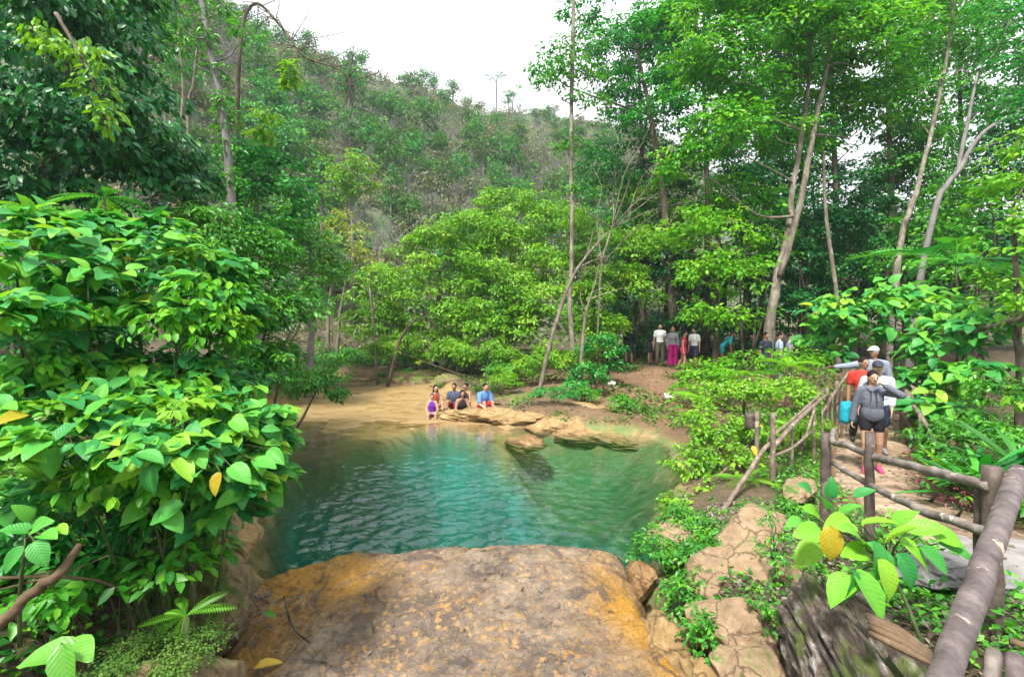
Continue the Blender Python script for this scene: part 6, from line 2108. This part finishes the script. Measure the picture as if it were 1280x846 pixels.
person('dark haired walker in a red shirt behind the pale topped one', on_path(1079, 9.5), -.4, 1.68, 0, (.5, -1, 0), None, STRIDE2, 'tan', 'dark', False,
       ('red_shirt', (.42, .03, .02), .6, .018), ('dark_trousers', (.03, .03, .035), 1.9, .02), ('dark_shoes', (.04, .04, .04)), voxel=.013, group=G1)
person('man in a light grey cap and blue grey sleeves pointing to the left', on_path(1093, 10.5), -.5, 1.79, .05, (-.75, -.75, -.05), {'R': ((-1, -.28, -.22), (-1, -.22, -.12)), 'L': ((.25, 0, -1), (.1, -.25, -1))}, STRIDE, 'tan', 'dark', False,
       ('blue_grey_shirt', (.2, .23, .29), 1.9, .022), ('grey_trousers', (.14, .14, .15), 1.9, .022), ('dark_shoes', (.04, .04, .04)), cap=('light_cap', (.4, .42, .46)), voxel=.013, group=G1)
x_, y_, z_ = on_path(1060, 8.25)
backpack('turquoise backpack carried low beside the hoodie woman', (x_, y_, z_ + .72), .3, ('turquoise_bag', (.01, .25, .34)), .9)


def at_ground(px, d, dz=0.0):
    x = (px - CX) / F * d
    return (x, d, gz(x, d) + dz)


G2 = 'people standing on the dirt bank'
far = [
    ('person in a green shirt half hidden by the bank shrubs', 757, 20.6, 0, 1.62, ('green_shirt', (.02, .3, .16), .6, .02), ('dark_trousers', (.03, .03, .035), 1.9, .02), {}),
    ('person in a white top and black trousers at the left of the group', 772, 21.5, .3, 1.6, ('white_shirt', (.7, .7, .72), .5, .02), ('black_trousers', (.015, .015, .018), 1.9, .03), {}),
    ('person all in dark clothes beside the white topped one', 786, 22.2, -.2, 1.72, ('black_shirt', (.015, .016, .02), 1.8, .025), ('dark_shorts', (.03, .032, .04), .8, .03), {}),
    ('person in a dark shirt bending forward by the trunks', 813, 22.0, .9, 1.66, ('navy_shirt', (.015, .02, .045), .7, .02), ('dark_shorts', (.03, .032, .04), .7, .02), dict(lean=.5)),
    ('tall man in a white shirt and olive trousers', 825, 21.3, 0, 1.76, ('white_shirt', (.7, .7, .72), .6, .022), ('olive_trousers', (.13, .12, .085), 1.75, .025), {}),
    ('woman in a grey cardigan and wide magenta trousers', 841, 20.8, -.1, 1.66, ('grey_cardigan', (.22, .22, .25), 1.8, .022), ('magenta_trousers', (.42, .01, .17), 1.97, .025, .06), dict(female=True, longhair=True, hair='fair')),
    ('woman in a red top and short skirted shorts stepping to the right', 854, 19.6, 1.0, 1.6, ('red_top', (.5, .02, .07), .0, .012), ('pink_shorts', (.5, .03, .12), .35, .02), dict(female=True, pony=True, legs=STRIDE, lean=.1)),
    ('person in a white shirt and navy shorts facing the red topped woman', 868, 19.9, -1.0, 1.7, ('white_shirt', (.7, .7, .72), .6, .02), ('navy_shorts', (.03, .04, .08), .75, .03), dict(legs=STRIDE2)),
    ('person with a turquoise top bending at the right of the bank', 903, 19.8, 1.2, 1.62, ('turquoise_top', (.02, .36, .44), .6, .03), ('turquoise_shorts', (.03, .3, .36), .5, .025), dict(lean=.75, skin='tan')),
    ('person in a dark blue shirt at the foot of the forked trunk', 957, 15.8, .4, 1.72, ('dark_blue_shirt', (.02, .025, .05), .6, .022), ('blue_shorts', (.04, .08, .2), .8, .02), dict(skin='tan')),
    ('person in a pale blue shirt with a bag on the back', 974, 16.4, 1.3, 1.74, ('pale_blue_shirt', (.3, .38, .52), .6, .02), ('grey_trousers', (.14, .14, .15), 1.9, .022), {}),
    ('person in a grey violet shirt at the right end of the far group', 987, 16.8, 1.1, 1.62, ('grey_violet_shirt', (.26, .24, .34), .6, .02), ('dark_trousers', (.03, .03, .035), 1.9, .02), {})]
for lab, px, d, yaw, h, top, bot, kw in far:
    person(lab, at_ground(px, d), yaw, h, top=top, bottom=bot, shoes=('dark_shoes', (.04, .04, .04)), group=G2, voxel=.018, **kw)

G3 = 'bathers on the shelf by the pool'
SIT = {'R': ((-.12, -1, .12), (-.02, -.15, -1)), 'L': ((.12, -1, .12), (.02, -.15, -1))}
SITUP = {'R': ((-.15, -.85, .55), (-.02, -.25, -1)), 'L': ((.15, -.85, .5), (.02, -.25, -1))}
KNEE = {'R': ((-.12, -.9, .3), (-.1, .3, -1)), 'L': ((.12, -.9, .3), (.1, .3, -1))}
AF = {'R': ((-.25, -.35, -1), (.25, -.8, -.5)), 'L': ((.25, -.35, -1), (-.25, -.8, -.5))}


def bather(lab, px, d, seat_z, yaw, h, top, bot, kw):
    x = (px - CX) / F * d
    person(lab, (x, d, seat_z), yaw, h * .87, seat=0.10, group=G3, voxel=.014, top=top, bottom=bot, **kw)


bather('child in a purple swimsuit sitting in the shallow water in front', 540, 13.4, .02, .15, 1.35, ('purple_swimsuit', (.13, .02, .32), -1, .012), None, dict(female=True, legs=SIT, arms=AF, lean=.15, skin='fair', pony=True))
bather('woman with bare shoulders sitting behind the purple swimsuit child', 543, 14.1, .05, .5, 1.66, ('rust_swimsuit', (.3, .06, .04), -1, .01), None, dict(female=True, legs=SITUP, arms=AF, lean=.2, skin='fair', longhair=True))
bather('person in a dark blue shirt sitting at the back of the group', 569, 14.2, .06, -.2, 1.7, ('slate_shirt', (.06, .07, .12), .6, .02), ('maroon_shorts', (.2, .02, .03), .7, .02), dict(legs=SITUP, arms=AF, lean=.15, skin='tan'))
bather('dark haired woman in a black swimsuit at the water edge', 577, 13.3, .03, .3, 1.62, ('black_swimsuit', (.02, .015, .02), -1, .012), ('maroon_shorts', (.2, .02, .03), .3, .016), dict(female=True, legs=SIT, arms=AF, lean=.2, skin='tan', longhair=True))
bather('woman in a black bathing suit leaning on her arm', 584, 14.0, .10, -.6, 1.66, ('black_suit', (.018, .018, .022), -1, .012), None, dict(female=True, legs=SITUP, arms={'R': ((-.2, .3, -1), (-.1, .1, -1)), 'L': ((.3, -.4, -1), (-.2, -.7, -.5))}, lean=.1, skin='tan'))
bather('man with a blue towel and red shorts sitting on the tan rock', 602, 13.5, .16, .7, 1.74, ('blue_towel', (.1, .22, .5), .8, .03), ('red_shorts', (.36, .02, .025), .8, .03), dict(legs=SITUP, arms=AF, lean=.3, skin='fair'))


def bundle(label, px, py, d, col):
    c = P(px, py, d)
    c[2] = gz(c[0], c[1])
    pr = Prims()
    for _ in range(7):
        q = rng.normal(0, .09, 3) * [1.2, 1, .5]
        pr.ell(q * .7 + [0, 0, .05], (rng.uniform(.04, .08), rng.uniform(.04, .07), rng.uniform(.03, .06)))
    o = link('cloth_bundle', pr.mesh('cloth_bundle', .02, S(*col)), loc=tuple(c))
    tag(o, label, 'cloth')


bundle('small white bundle lying on the dirt bank near the shrub', 768, 482, 15.6, ('white_cloth', (.75, .75, .77)))
bundle('white and pink clothes left on the bank by the lime shrubs', 836, 494, 14.2, ('pinkish_cloth', (.7, .6, .62)))

# ------------------------------------------------------------------ the air between here and the hill
bm = bmesh.new()
bmesh.ops.create_cube(bm, size=1)
for v in bm.verts:
    v.co = Vector((v.co.x * 350, v.co.y * 350, -32 if v.co.z < 0 else 68))
me = bpy.data.meshes.new('haze')
bm.to_mesh(me)
bm.free()
m, nt, out = new_mat('haze_air')
pv = N(nt, 'VolumePrincipled')
pv.inputs['Color'].default_value = (.74, .87, 1.0, 1)
pv.inputs['Density'].default_value = .0007
pv.inputs['Anisotropy'].default_value = .2
nt.links.new(pv.outputs[0], out.inputs['Volume'])
me.materials.append(m)
tag(link('haze', me), kind='stuff')
